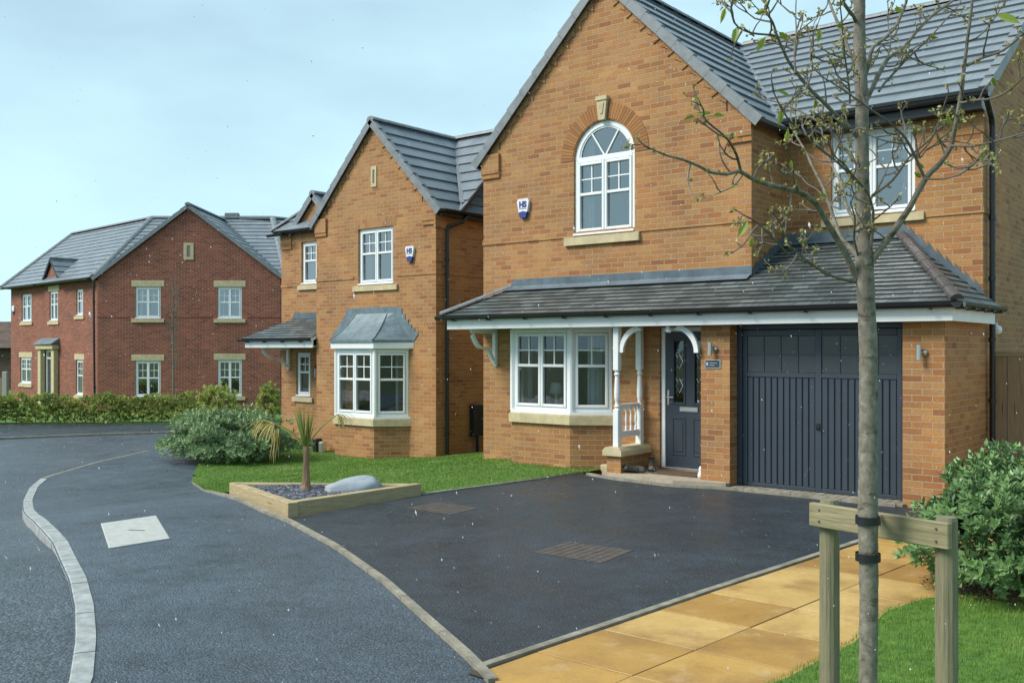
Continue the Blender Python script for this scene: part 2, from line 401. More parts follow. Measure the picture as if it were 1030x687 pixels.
def prism(mb, fr, poly, d0, d1, uvs=True, axis='d', t=.5):
    """poly = [(s,z)] extruded along d;  axis 'z': poly=[(s,d)] extruded in z;  axis 's': poly=[(d,z)] extruded along s."""
    if axis == 'd': f = lambda p, e: fr.P(p[0], e, p[1])
    elif axis == 'z': f = lambda p, e: fr.P(p[0], p[1], e)
    else: f = lambda p, e: fr.P(e, p[0], p[1])
    tr = tessellate_polygon([[Vector((p[0], p[1], 0)) for p in poly]])
    for e in (d0, d1):
        for a in tr: mb.face([f(poly[i], e) for i in a], [poly[i] for i in a], t)
    L_ = 0
    for i in range(len(poly)):
        p, q = poly[i], poly[(i + 1) % len(poly)]; l = math.hypot(q[0] - p[0], q[1] - p[1])
        mb.face([f(p, d0), f(q, d0), f(q, d1), f(p, d1)], [(L_, d0), (L_ + l, d0), (L_ + l, d1), (L_, d1)], t); L_ += l
def tube(mb, pts, rad, seg=8, cap=True, t=.5, flat=1.0, wob=0, seed=0):
    pts = [Vector(p) for p in pts]; n = len(pts); rad = rad if isinstance(rad, (list, tuple)) else [rad] * n
    rings = []; up = Vector((.3, .2, 1)).normalized(); rnd = random.Random(seed)
    prev = None
    for i, p in enumerate(pts):
        d = (pts[min(i + 1, n - 1)] - pts[max(i - 1, 0)]).normalized()
        if prev is None:
            a = d.cross(up); a = a if a.length > 1e-3 else d.cross(Vector((1, 0, 0))); a.normalize()
        else:
            a = prev - d * prev.dot(d); a.normalize()
        prev = a; b = d.cross(a)
        r_ = rad[i]
        rings.append([p + (a * cos(2 * pi * k / seg) + b * sin(2 * pi * k / seg) * flat) * r_ * (1 + (rnd.uniform(-wob, wob) if wob else 0)) for k in range(seg)])
    V = [q for r in rings for q in r]; F = []
    for i in range(n - 1):
        for k in range(seg):
            F.append([i * seg + k, i * seg + (k + 1) % seg, (i + 1) * seg + (k + 1) % seg, (i + 1) * seg + k])
    if cap: F.append(list(range(seg - 1, -1, -1))); F.append([(n - 1) * seg + k for k in range(seg)])
    mb.mesh(V, F, None, t)
def lathe(mb, c, prof, seg=12, t=.5):                # prof=[(r,z)] about the vertical through c
    V = []; F = []
    for r, z in prof:
        for k in range(seg): V.append((c[0] + r * cos(2 * pi * k / seg), c[1] + r * sin(2 * pi * k / seg), c[2] + z))
    for i in range(len(prof) - 1):
        for k in range(seg): F.append([i * seg + k, i * seg + (k + 1) % seg, (i + 1) * seg + (k + 1) % seg, (i + 1) * seg + k])
    F.append(list(range(seg - 1, -1, -1))); F.append([(len(prof) - 1) * seg + k for k in range(seg)])
    mb.mesh(V, F, None, t)

def wall(name, fr, outline, holes, parent, m='buff', reveal=.1, uv0=0, thick=0):
    mb = MB()
    loops = [outline] + holes
    flat = [p for l in loops for p in l]
    tri = tessellate_polygon([[Vector((p[0], p[1], 0)) for p in l] for l in loops])
    for a in tri:
        q = [flat[i] for i in a]
        area = (q[1][0] - q[0][0]) * (q[2][1] - q[0][1]) - (q[2][0] - q[0][0]) * (q[1][1] - q[0][1])
        if abs(area) < 1e-9: continue
        if area < 0: q = [q[0], q[2], q[1]]
        mb.face([fr.P(p[0], 0, p[1]) for p in q], [(p[0] + uv0, p[1]) for p in q])
    for li, l in enumerate(loops):
        dep = thick if li == 0 else reveal
        if dep == 0: continue
        for i in range(len(l)):
            p, q = l[i], l[(i + 1) % len(l)]
            if abs(p[0] - q[0]) < 1e-6: u = [(p[0] + uv0, p[1]), (q[0] + uv0, q[1]), (q[0] + uv0 + dep, q[1]), (p[0] + uv0 + dep, p[1])]
            else: u = [(p[0], p[1]), (q[0], q[1]), (q[0], q[1] + dep), (p[0], p[1] + dep)]
            mb.face([fr.P(p[0], 0, p[1]), fr.P(q[0], 0, q[1]), fr.P(q[0], -dep, q[1]), fr.P(p[0], -dep, p[1])], u)
    return obj(name, mb, m, parent)
def rect(s0, s1, z0, z1): return [(s0, z0), (s1, z0), (s1, z1), (s0, z1)]

def curtain(fr, s0, s1, z0, z1, d, parent, seed=0, m='curtain'):
    mb = MB(); n = 14; rnd = random.Random(seed)
    pts = []
    for i in range(n + 1):
        s = s0 + (s1 - s0) * i / n; pts.append((s, d + .02 * sin(i * 2.4 + seed)))
    for i in range(n):
        a, b = pts[i], pts[i + 1]
        mb.face([fr.P(a[0], a[1], z0), fr.P(b[0], b[1], z0), fr.P(b[0], b[1], z1), fr.P(a[0], a[1], z1)])
    return obj('curtain', mb, m, parent, True)

def window(fr, s0, s1, z0, z1, lights, parent, d=-.075, split=.56, sill=True, lintel=None, sillz=.1, cur=0, glass='glass', bars=(2, 2), room=True, w=.055, seed=1, label=None, sillx=.1, outer_sill=True):
    """uPVC casement window: outer frame, one sash per light, transom, glazing bars above, one pane below."""
    mb = MB(); D0, D1 = d - .03, d + .03
    bw = .006
    box(mb, fr, s0, s0 + w, D0, D1, z0, z1, bw); box(mb, fr, s1 - w, s1, D0, D1, z0, z1, bw)
    box(mb, fr, s0 + w, s1 - w, D0, D1, z1 - w, z1, bw); box(mb, fr, s0 + w, s1 - w, D0, D1, z0, z0 + w, bw)
    n = lights; inner = s1 - s0 - 2 * w; lw = inner / n; g = MB()
    for i in range(n):
        a = s0 + w + i * lw; b = a + lw
        q = .004; sw = .042; e = D1 + .014
        a += q; b -= q; c0 = z0 + w + q; c1 = z1 - w - q; zt = c0 + (c1 - c0) * split
        box(mb, fr, a, a + sw, D0 + .01, e, c0, c1, bw); box(mb, fr, b - sw, b, D0 + .01, e, c0, c1, bw)
        box(mb, fr, a + sw, b - sw, D0 + .01, e, c1 - sw, c1, bw); box(mb, fr, a + sw, b - sw, D0 + .01, e, c0, c0 + sw, bw)
        box(mb, fr, a + sw, b - sw, D0 + .01, e - .002, zt - .022, zt + .022, bw)
        ga, gb, gz0, gz1 = a + sw, b - sw, c0 + sw, c1 - sw
        for k in range(1, bars[0]):
            x = ga + (gb - ga) * k / bars[0]; box(mb, fr, x - .009, x + .009, d - .012, d + .016, zt + .022, gz1)
        for k in range(1, bars[1]):
            z = zt + .022 + (gz1 - zt - .022) * k / bars[1]; box(mb, fr, ga, gb, d - .0118, d + .0155, z - .009, z + .009)
        g.face([fr.P(ga, d, gz0), fr.P(gb, d, gz0), fr.P(gb, d, gz1), fr.P(ga, d, gz1)])
        if i < n - 1: box(mb, fr, b - .006, b + .014, D0, D1 + .002, z0 + w, z1 - w)
    if outer_sill: box(mb, fr, s0 - .005, s1 + .005, D1, D1 + .065, z0 - .004, z0 + .03, .008)
    o = obj('window', mb, 'upvc', parent, label=label)
    obj('pane', g, glass, o)
    if sill:
        k = MB(); prism(k, fr, [(-.02, z0 - .012), (.045, z0 - .028), (.045, z0 - .028 - sillz), (-.02, z0 - .028 - sillz)], s0 - sillx, s1 + sillx, axis='s'); obj('sill', k, 'stone', o)
    if lintel:
        k = MB(); box(k, fr, s0 - sillx, s1 + sillx, -.05, .012, z1 + .004, z1 + lintel, .006); obj('lintel', k, 'stone', o)
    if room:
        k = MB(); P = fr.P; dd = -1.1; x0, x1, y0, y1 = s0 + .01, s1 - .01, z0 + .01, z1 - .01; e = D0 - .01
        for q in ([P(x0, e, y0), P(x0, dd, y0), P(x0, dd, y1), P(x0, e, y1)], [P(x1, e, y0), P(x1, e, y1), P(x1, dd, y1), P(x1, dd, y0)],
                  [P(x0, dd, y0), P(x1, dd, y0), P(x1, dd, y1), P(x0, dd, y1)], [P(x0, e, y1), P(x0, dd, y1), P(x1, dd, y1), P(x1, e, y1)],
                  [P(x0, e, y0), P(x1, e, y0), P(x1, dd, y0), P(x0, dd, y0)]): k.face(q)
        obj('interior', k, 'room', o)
        if cur:
            cw = (s1 - s0) * .16
            if cur in (1, 3): curtain(fr, s0 + w, s0 + w + cw, z0 + .03, z1 - .03, D0 - .08, o, seed)
            if cur in (2, 3): curtain(fr, s1 - w - cw, s1 - w, z0 + .03, z1 - .03, D0 - .08, o, seed + 5)
            if cur == 4: curtain(fr, s0 + w, s1 - w, z0 + .03, z1 - .03, D0 - .08, o, seed)
    return o

def roof_plane(mb, under, A, B, up, length, gauge, left=None, right=None, lip=None, u0=0, thick=.07):
    """stepped tile courses from the eave A->B upwards along unit vector up. left(t)/right(t) = inset from A / B at slope distance t."""
    A = Vector(A); B = Vector(B); u = (B - A).normalized(); W_ = (B - A).length; up = Vector(up).normalized(); nrm = u.cross(up).normalized()
    if nrm.z < 0: nrm = -nrm
    left = left or (lambda t: 0); right = right or (lambda t: 0)
    n = max(1, math.ceil(length / gauge - 1e-6)); t = 0; lip = lip or (.036 if gauge > .2 else .017)
    for i in range(n):
        t0 = i * gauge; t1 = min(length, t0 + gauge)
        l0, l1, r0, r1 = left(t0), left(t1), W_ - right(t0), W_ - right(t1)
        if r0 - l0 < .01: break
        if r1 < l1: r1 = l1 = (l1 + r1) / 2
        p = lambda s, tt, h: A + u * s + up * tt + nrm * h
        mb.face([p(l0, t0, lip), p(r0, t0, lip), p(r1, t1, .004), p(l1, t1, .004)], [(l0 + u0, t0), (r0 + u0, t0), (r1 + u0, t1 - .001), (l1 + u0, t1 - .001)])
        mb.face([p(l0, t0, -.01), p(r0, t0, -.01), p(r0, t0, lip), p(l0, t0, lip)], [(l0 + u0, t0)] * 4)
        mb.face([p(l0, t0, -.01), p(l0, t0, lip), p(l1, t1, .004), p(l1, t1, -.01)], [(l0 + u0, t0 + .1)] * 4)
        mb.face([p(r0, t0, -.01), p(r1, t1, -.01), p(r1, t1, .004), p(r0, t0, lip)], [(r0 + u0, t0 + .1)] * 4)
    # underside board
    if under is not None:
        q = [A + u * left(0), A + u * (W_ - right(0)), A + u * (W_ - right(length)) + up * length, A + u * left(length) + up * length]
        lo = [x - nrm * thick for x in q]; q = [x - nrm * .012 for x in q]
        under.face(q); under.face(lo[::-1])
        for i in range(4): under.face([q[i], lo[i], lo[(i + 1) % 4], q[(i + 1) % 4]])
def capline(mb, a, b, r=.09, seg=.42, lift=0):         # ridge / hip / verge caps laid end to end
    a = Vector(a); b = Vector(b); d = b - a; n = max(1, round(d.length / seg)); u = d.normalized(); 
    side = u.cross(Vector((0, 0, 1))).normalized(); upv = side.cross(u).normalized()
    for i in range(n):
        p = a + d * (i / n); q = a + d * ((i + 1) / n) - u * .006
        V = []; K = 7
        for e, rr in ((p, r), (q, r * .96)):
            for k in range(K):
                an = pi * k / (K - 1); V.append(e + side * cos(an) * rr + upv * (sin(an) * rr * .8 + lift))
        F = [[k, k + 1, K + k + 1, K + k] for k in range(K - 1)] + [list(range(K - 1, -1, -1)), list(range(K, 2 * K))]
        mb.mesh(V, F)
def verge(mb, a, b, w=.11, h=.13, seg=.36, n_out=(0, -1, 0)):  # dry verge units on a gable edge
    a = Vector(a); b = Vector(b); d = b - a; n = max(1, round(d.length / seg)); u = d.normalized(); o = Vector(n_out)
    nr = u.cross(o); nr = nr if nr.z > 0 else -nr; nr.normalize()
    for i in range(n):
        p = a + d * (i / n); q = a + d * ((i + 1) / n) - u * .004; l0, l1 = .022, .0
        V = []
        for e, l in ((p, l0), (q, l1)):
            V += [e - o * w + nr * (.03 + l), e + nr * (.03 + l), e - nr * (h - .03), e - nr * (h - .03) - o * .02, e - o * .02 + nr * (.02 + l), e - o * w + nr * (.01 + l)]
        K = 6; F = [[k, (k + 1) % K, K + (k + 1) % K, K + k] for k in range(K)] + [list(range(K - 1, -1, -1)), list(range(K, 2 * K))]
        mb.mesh(V, F)
def gutter(fr, s0, s1, d, z, parent, r=.055, clips=0, fascia=None):
    mb = MB(); K = 7; V = []
    for s in (s0, s1):
        for k in range(K):
            a = pi * k / (K - 1); V.append(fr.P(s, d + r * cos(a), z - r * sin(a)))
        for k in range(K - 1, -1, -1):
            a = pi * k / (K - 1); V.append(fr.P(s, d + (r - .006) * cos(a), z + .001 - (r - .006) * sin(a)))
    n = 2 * K; F = [[k, (k + 1) % n, n + (k + 1) % n, n + k] for k in range(n)] + [list(range(K)), list(range(n, n + K))]
    mb.mesh(V, F)
    for i in range(clips):
        s = s0 + (s1 - s0) * (i + .5) / clips; box(mb, fr, s - .012, s + .012, d - .065, d + .045, z - .075, z - .052)
    return obj('gutter', mb, 'black', parent)
def pipe(pts, parent, r=.034, clips=3):
    mb = MB(); tube(mb, pts, r, 10)
    a, b = Vector(pts[-2]), Vector(pts[-1])
    for i in range(clips):
        p = a.lerp(b, (i + .5) / clips); tube(mb, [p - Vector((0, 0, .03)), p + Vector((0, 0, .03))], r * 1.28, 10)
    return obj('drainpipe', mb, 'black', parent, False)

# ================================================================ ground heights
def sm(x): x = min(max(x, 0), 1); return x * x * (3 - 2 * x)
def g(x, y=0): return -.4 * sm((-9.5 - x) / 5) - .15 * min(max((-15 - x) / 15, 0), 1)
KL = [(-2.6, .6), (-4.1, 1.75), (-5.17, 2.52), (-5.92, 2.93), (-6.67, 3.3), (-7.48, 3.66), (-8.2, 3.94), (-9.01, 4.26), (-10.08, 4.61), (-11.4, 5.1), (-13.09, 5.8), (-14.41, 6.38), (-15.8, 7.1), (-16.7, 7.67), (-17.29, 8.27), (-18.52, 9.63), (-19.86, 11.54), (-21.2, 14.0), (-22.5, 17.5)]
def kerbdist(x, y):
    best = 9
    for a, b in zip(KL, KL[1:]):
        dx, dy = b[0] - a[0], b[1] - a[1]; t = min(max(((x - a[0]) * dx + (y - a[1]) * dy) / (dx * dx + dy * dy), 0), 1)
        best = min(best, math.hypot(x - a[0] - t * dx, y - a[1] - t * dy))
    return best
def rise(x): return .012 + .095 * sm((-8.2 - x) / 1.6) * sm((x + 18.2) / 2.0)   # how far the carriageway lies below the kerb top
def road_h(x, y): return g(x) - rise(x) * (1 - .75 * sm(kerbdist(x, y) / 5)) 
def inpoly(x, y, P):
    c = False; n = len(P)
    for i in range(n):
        a, b = P[i], P[(i + 1) % n]
        if (a[1] > y) != (b[1] > y) and x < (b[0] - a[0]) * (y - a[1]) / (b[1] - a[1]) + a[0]: c = not c
    return c
def dens(P, step):
    o = []
    for i in range(len(P)):
        a, b = P[i], P[(i + 1) % len(P)]; l = math.hypot(b[0] - a[0], b[1] - a[1]); n = max(1, math.ceil(l / step))
        for k in range(n): o.append((a[0] + (b[0] - a[0]) * k / n, a[1] + (b[1] - a[1]) * k / n))
    return o
def sheet(name, P, h, m, step=.4, off=0, skirt=0):
    P = dens(P, step); pts = [Vector(p) for p in P]; n = len(pts)
    x0, x1 = min(p[0] for p in P), max(p[0] for p in P); y0, y1 = min(p[1] for p in P), max(p[1] for p in P)
    i = x0 + step * .5
    while i < x1:
        j = y0 + step * .5
        while j < y1:
            if inpoly(i, j, P): pts.append(Vector((i, j)))
            j += step
        i += step
    v, e, f, *_ = delaunay_2d_cdt(pts, [], [list(range(n))], 1, 1e-5)
    mb = MB(); V = [(p.x, p.y, h(p.x, p.y) + off) for p in v]
    mb.mesh(V, [list(t) for t in f])
    if skirt:
        for k in range(n):
            a, b = P[k], P[(k + 1) % n]; za, zb = h(*a) + off, h(*b) + off
            mb.face([(a[0], a[1], za), (b[0], b[1], zb), (b[0], b[1], zb - skirt), (a[0], a[1], za - skirt)])
    return struct(name, mb, m, True) if not skirt else struct(name, mb, m)

# base ground out to the horizon
mb = MB()
xs = [-900, -300, -120, -60, -45] + [-40 + i for i in range(41)] + [4, 10, 20, 60, 200, 900]
ys = [-900, -200, -60, -20, -10, -4] + [i for i in range(0, 36, 1)] + [40, 60, 120, 300, 900]
V = [(x, y, g(x) - .2) for y in ys for x in xs]; nx = len(xs)
mb.mesh(V, [[j * nx + i, j * nx + i + 1, (j + 1) * nx + i + 1, (j + 1) * nx + i] for j in range(len(ys) - 1) for i in range(nx - 1)])
struct('ground', mb, 'hills', True)
FARK = [(-38, -12), (-31, -1), (-27.6, 6), (-25.9, 10.6), (-24.9, 12.9), (-23.8, 14.6), (-22.9, 16.4), (-22.5, 17.5)]
road_poly = [(-.5, -.9), (-6, -9), (-20, -16), (-38, -12)] + FARK[1:] + KL[::-1][1:]
sheet('road', road_poly, road_h, 'road', .42)
FH = [(-48, -6), (-40, -1), (-35.5, 7.5), (-31.3, 12.9), (-26.3, 16.9), (-24, 20), (-23, 24)]
sheet('far_pavement', FARK[:-1] + [(-22.5, 17.5), (-20.0, 24)] + FH[::-1], lambda x, y: g(x), 'drive', .6, .03)
LE = [(-19.3, 13.6), (-18.3, 12.2), (-16.6, 10.7), (-15.2, 9.7), (-14.2, 9.0), (-13.27, 8.54), (-11.9, 7.75), (-10.72, 7.18), (-9.6, 6.76), (-8.76, 6.47), (-8.25, 6.33), (-6.85, 5.78), (-5.53, 5.15), (-4.5, 4.58), (-3.81, 4.2), (-3.4, 3.95), (-2.6, 3.3), (-1.4, 2.3)]
sheet('pavement', KL[::-1] + [(-1.2, -.5), (0.2, .2)] + LE[::-1] + [(-20.3, 17), (-20.3, 20)], lambda x, y: g(x), 'pave', .42)
# lawn in front of both houses
lawn_poly = [p for p in LE[1:7]] + [(-10.70, 7.2), (-10.64, 7.29), (-9.5, 7.05), (-8.55, 7.0), (-8.5, 8.4), (-8.43, 8.54), (-8.04, 11.6), (-8.04, 12.3), (-10.3, 12.3), (-10.6, 15.5), (-13.2, 15.5), (-13.2, 13.8), (-16.7, 13.8), (-16.7, 14.6), (-19.2, 14.6)]
def lawn_h(x, y): return g(x) + .03 * sm(1) 
sheet('lawn', lawn_poly, lawn_h, 'turf', .4)
drive_poly = [(-8.20, 6.33), (-6.85, 5.80), (-5.53, 5.17), (-4.5, 4.6), (-3.81, 4.23), (-3.62, 4.12), (-3.54, 5.18), (-3.46, 6.34), (-3.24, 9.11), (-3.14, 10.4), (-3.10, 11.30), (-5.72, 11.30), (-6.4, 11.08), (-7.2, 11.16), (-7.6, 11.3), (-8.04, 11.45), (-8.20, 10), (-8.38, 8.5), (-8.30, 6.6)]
sheet('driveway', drive_poly, lambda x, y: g(x), 'drive', .4, .012)
grass_poly = [(-2.6, 2.6), (-2.35, 4.2), (-2.17, 4.98), (-2.12, 5.86), (-2.2, 6.7), (-2.1, 7.2), (-1.9, 7.5), (-1.3, 7.55), (2, 7.3), (3.5, 7), (3.5, 1), (.4, .6), (-1.4, 2.2)]
sheet('verge', grass_poly, lambda x, y: 0, 'turf', .5, .03)
bed_poly = [(-2.1, 7.5), (-1.9, 7.46), (2.5, 7.2), (3, 10.2), (-.6, 10.2), (-1.9, 9.7), (-2.35, 8.8), (-2.3, 8.0)]
sheet('flower_bed', bed_poly, lambda x, y: .02 * noise.noise(Vector((x * 3, y * 3, 0))), 'soil', .3, .03)

def strip(mb, line, wid, top, down, unit=0, gap=.006, side=1, hf=None, bev=.0, t=0):
    """a kerb or edging of separate units along a polyline; side=+1 lays it to the left of the line direction."""
    hf = hf or (lambda x, y: g(x)); pts = [Vector(p) for p in line]
    # resample
    seg = []; L_ = 0
    for a, b in zip(pts, pts[1:]): seg.append((L_, a, b)); L_ += (b - a).length
    def at(t):
        t = min(max(t, 0), L_ - 1e-6)
        for s0, a, b in reversed(seg):
            if t >= s0: return a + (b - a) * ((t - s0) / (b - a).length), (b - a).normalized()
    def nrm(t):
        _, d1 = at(t - .12); _, d2 = at(t + .12); d = (d1 + d2).normalized(); return Vector((-d.y, d.x)) * side
    unit = unit or L_; n = max(1, round(L_ / unit))
    for i in range(n):
        ta, tb = L_ * i / n + gap / 2, L_ * (i + 1) / n - gap / 2; K = max(1, math.ceil((tb - ta) / .25)); rows = []
        for k in range(K + 1):
            t_ = ta + (tb - ta) * k / K; p, _ = at(t_); n_ = nrm(t_); q = p + n_ * wid; z = hf(p.x, p.y) + top
            p2 = p + n_ * bev
            rows.append([(p.x, p.y, z - down), (p.x, p.y, z - bev), (p2.x, p2.y, z), (q.x, q.y, z), (q.x, q.y, z - down)])
        V = [x for r in rows for x in r]; F = []
        for k in range(K):
            for j in range(4): F.append([k * 5 + j, k * 5 + j + 1, (k + 1) * 5 + j + 1, (k + 1) * 5 + j])
        F += [[0, 1, 2, 3, 4], [K * 5 + 4, K * 5 + 3, K * 5 + 2, K * 5 + 1, K * 5]]
        mb.mesh(V, F)
mb = MB(); strip(mb, KL[:14], .132, .008, .26, .915, .016, -1, None, .022); struct('kerb', mb, 'kerb')
mb = MB(); strip(mb, KL[13:17], .06, .005, .2, .915, .01, -1); struct('flush_kerb', mb, 'kerb2')
mb = MB(); strip(mb, FARK, .12, .045, .3, .915, .01, 1, lambda x, y: g(x)); struct('far_kerb', mb, 'kerb2')
mb = MB(); strip(mb, LE[2:16], .055, .03, .2, .915, .006, 1); struct('pavement_edging', mb, 'kerb2')
ED = [(-3.62, 4.1), (-3.54, 5.18), (-3.46, 6.34), (-3.24, 9.11), (-3.14, 10.4), (-3.10, 11.2)]
mb = MB(); strip(mb, ED, .055, .028, .2, .915, .006, -1); struct('driveway_edging', mb, 'kerb2')
mb = MB(); strip(mb, [(-8.38, 8.5), (-8.20, 10), (-8.06, 11.45)], .05, .03, .2, .915, .006, 1); struct('lawn_edging', mb, 'kerb2')

# buff paving slabs
mb = MB(); rnd = random.Random(5)
def edx(y):
    for (xa, ya), (xb, yb) in zip(ED, ED[1:]):
        if ya <= y <= yb: return xa + (xb - xa) * (y - ya) / (yb - ya)
    return ED[0][0] if y < ED[0][1] else ED[-1][0]
keep = [(-3.62, 3.2), (-3.64, 4.1)] + ED[1:] + [(-3.0, 13.5), (1.5, 13.5), (1.5, 10.2), (-.5, 10.15), (-1.95, 9.6), (-2.3, 8.8), (-1.8, 7.3), (-2.05, 6), (-2.0, 3.0), (-2.6, 2.6)]
y = 2.63
row = 0
while y < 13.4:
    for c in range(7):
        a0 = .07 + c * .665; x0, x1 = a0 + .005, a0 + .665 - .005
        X = lambda a, yy: edx(yy) + a
        y0, y1 = y + .005, y + .63 - .005
        cx, cy = X(a0 + .33, y + .3), y + .3
        if cy < 10.2 and (cx > -1.55 and cy < 9.8): continue
        if cy < 4.3 and cx < -3.4 + (4.3 - cy) * 1.1: 
            if cy < 3.8: continue
        z = .016 + rnd.uniform(-.002, .002); t = rnd.random()
        q = [(X(x0, y0), y0), (X(x1, y0), y0), (X(x1, y1), y1), (X(x0, y1), y1)]
        # clip the slab at the pavement edging
        if cy < 4.6:
            def inside(p): 
                for (xa, ya), (xb, yb) in zip(LE, LE[1:]):
                    if xa <= p[0] <= xb: return p[1] > ya + (yb - ya) * (p[0] - xa) / (xb - xa) + .06
                return p[0] > -2
            def cl(poly):
                o = []
                for i in range(len(poly)):
                    a, b = poly[i], poly[(i + 1) % len(poly)]; ia, ib = inside(a), inside(b)
                    if ia: o.append(a)
                    if ia != ib:
                        lo, hi = (a, b) if ia else (b, a)
                        for _ in range(18):
                            m_ = ((lo[0] + hi[0]) / 2, (lo[1] + hi[1]) / 2)
                            if inside(m_): lo = m_
                            else: hi = m_
                        o.append(lo)
                return o
            q = cl(q)
            if len(q) < 3: continue
        b_ = .0015; c_ = (sum(p[0] for p in q) / len(q), sum(p[1] for p in q) / len(q))
        ins = [(p[0] + (c_[0] - p[0]) * .004, p[1] + (c_[1] - p[1]) * .004) for p in q]; n = len(q)
        V = [(p[0], p[1], z - .05) for p in q] + [(p[0], p[1], z - b_) for p in q] + [(p[0], p[1], z) for p in ins]
        F = [[i, (i + 1) % n, n + (i + 1) % n, n + i] for i in range(n)] + [[n + i, n + (i + 1) % n, 2 * n + (i + 1) % n, 2 * n + i] for i in range(n)] + [[2 * n + i for i in range(n)]]
        mb.mesh(V, F, None, t)
    y += .63; row += 1
struct('paving', mb, 'paving')
sheet('paving_bed', [(-3.60, 4.0), (-3.5, 5.18), (-3.42, 6.34), (-3.2, 9.11), (-3.1, 10.4), (-3.06, 13.5), (1.5, 13.5), (1.5, 9.9), (-1.6, 9.6), (-1.6, 4), (-2.2, 3.2), (-2.7, 3.45), (-3.35, 3.98)], lambda x, y: 0, 'soil', .6, .009)

# concrete cover in the pavement and iron covers in the drive
def cover(P, h, m, name, label, cat, frame=False, grp=None, off=.012):
    mb = MB(); n = len(P); cx = sum(p[0] for p in P) / n; cy = sum(p[1] for p in P) / n
    ins = [(p[0] + (cx - p[0]) * .03, p[1] + (cy - p[1]) * .03) for p in P]
    zt = lambda p, o: g(p[0]) + o
    V = [(*p, zt(p, -.05)) for p in P] + [(*p, zt(p, off - .004)) for p in P] + [(*p, zt(p, off)) for p in ins]
    F = [[i, (i + 1) % n, n + (i + 1) % n, n + i] for i in range(n)] + [[n + i, n + (i + 1) % n, 2 * n + (i + 1) % n, 2 * n + i] for i in range(n)] + [[2 * n + i for i in range(n)]]
    mb.mesh(V, F)
    if frame:                                        # raised tread blocks
        A, B, C, D = [Vector(p) for p in P]
        K, J = frame
        for i in range(K):
            for j in range(J):
                u0, u1, v0, v1 = (i + .08) / K, (i + .92) / K, (j + .12) / J, (j + .88) / J
                q = [A.lerp(D, v).lerp(B.lerp(C, v), u) for u, v in ((u0, v0), (u1, v0), (u1, v1), (u0, v1))]
                z0 = g(q[0].x) + off; mb.mesh([(p.x, p.y, z0) for p in q] + [(p.x, p.y, z0 + .003) for p in q], [[4, 5, 6, 7], [0, 1, 5, 4], [1, 2, 6, 5], [2, 3, 7, 6], [3, 0, 4, 7]])
    o = obj(name, mb, m, None); tag(o, label, cat, grp); return o
o = cover([(-9.6, 5.04), (-9.6, 5.66), (-8.34, 5.06), (-8.35, 4.46)], 0, 'cover', 'manhole_cover', 'pale concrete slab cover set in the tarmac pavement', 'manhole cover')
k = MB(); A = Vector((-9.02, 5.02)); B = Vector((-8.86, 5.10)); nn = Vector((-.4, .9)) * .012
k.mesh([(*(A - nn), g(-9) + .0135), (*(B - nn), g(-9) + .0135), (*(B + nn), g(-9) + .0135), (*(A + nn), g(-9) + .0135)], [[0, 1, 2, 3]]); obj('lifting_slot', k, 'black', o)
cover([(-5.27, 6.72), (-5.30, 7.28), (-4.62, 7.34), (-4.55, 6.74)], 0, 'rust', 'drain_cover', 'brown recessed drain cover in the middle of the dark driveway', 'drain cover', (12, 9), 'drain covers in the driveway', .014)
cover([(-7.85, 7.7), (-7.82, 8.22), (-7.2, 8.2), (-7.15, 7.68)], 0, 'rust', 'drain_cover', 'small worn drain cover in the driveway near the raised planter', 'drain cover', (10, 8), 'drain covers in the driveway', .014)

# ================================================================ main house
F0 = Fr((0, 12.07), (1, 0), (0, -1))                # gable front, s = world x
F1 = Fr((0, 13.1), (1, 0), (0, -1))                 # recessed front
FG = Fr((0, 11.45), (1, 0), (0, -1))                # garage front
FS = Fr((-3.13, 0), (0, 1), (1, 0))                 # right side wall, s = world y
FR = Fr((-5.75, 0), (0, 1), (1, 0))                 # short return between the two fronts
FL = Fr((-10.5, 0), (0, -1), (-1, 0))               # left side wall
house = thing('brick_house', (-6.8, 13, 0), 'large buff brick house with arched upper window, dark garage door and porch', 'house')
cx = -8.125; EZ = 4.93; RZ = 7.3
def arch(cx, r, z0, z1, n=18): return [(cx - r, z0), (cx + r, z0)] + [(cx + r * cos(pi * i / n), z1 + r * sin(pi * i / n)) for i in range(n + 1)]
B0 = -.15
door_hole = rect(-7.16, -6.0, .1, 2.12)
bay_hole = rect(-9.85, -8.15, .8, 2.2)
wall('wall', F0, [(-10.5, B0), (-5.76, B0), (-5.75, B0), (-5.75, EZ - .02), (cx, RZ - .02), (-10.5, EZ - .02)],
     [arch(cx, .545, 3.5, 4.67), door_hole, bay_hole], house, 'buff', .11)
wall('wall', FR, rect(12.07, 13.1, 2.4, 4.95), [], house, 'buff', uv0=.07)
wall('wall', F1, rect(-5.75, -3.13, 2.4, 4.93), [rect(-5.07, -3.95, 3.6, 4.74)], house, 'buff', .11)
ridge_y = 16.5; MR = 7.37
wall('wall', FS, [(13.1, 2.3), (13.1, 4.93), (ridge_y, MR - .1), (20, 4.93), (20, B0), (13.1, B0)], [], house, 'buff')
wall('wall', FL, [(-20, B0), (-12.07, B0), (-12.07, EZ - .03), (-13.2, 4.93), (-16.5, MR - .1), (-20, 4.93)], [], house, 'buff')
wall('wall', Fr((0, 20), (-1, 0), (0, 1)), rect(3.13, 10.5, B0, 4.93), [], house, 'buff')
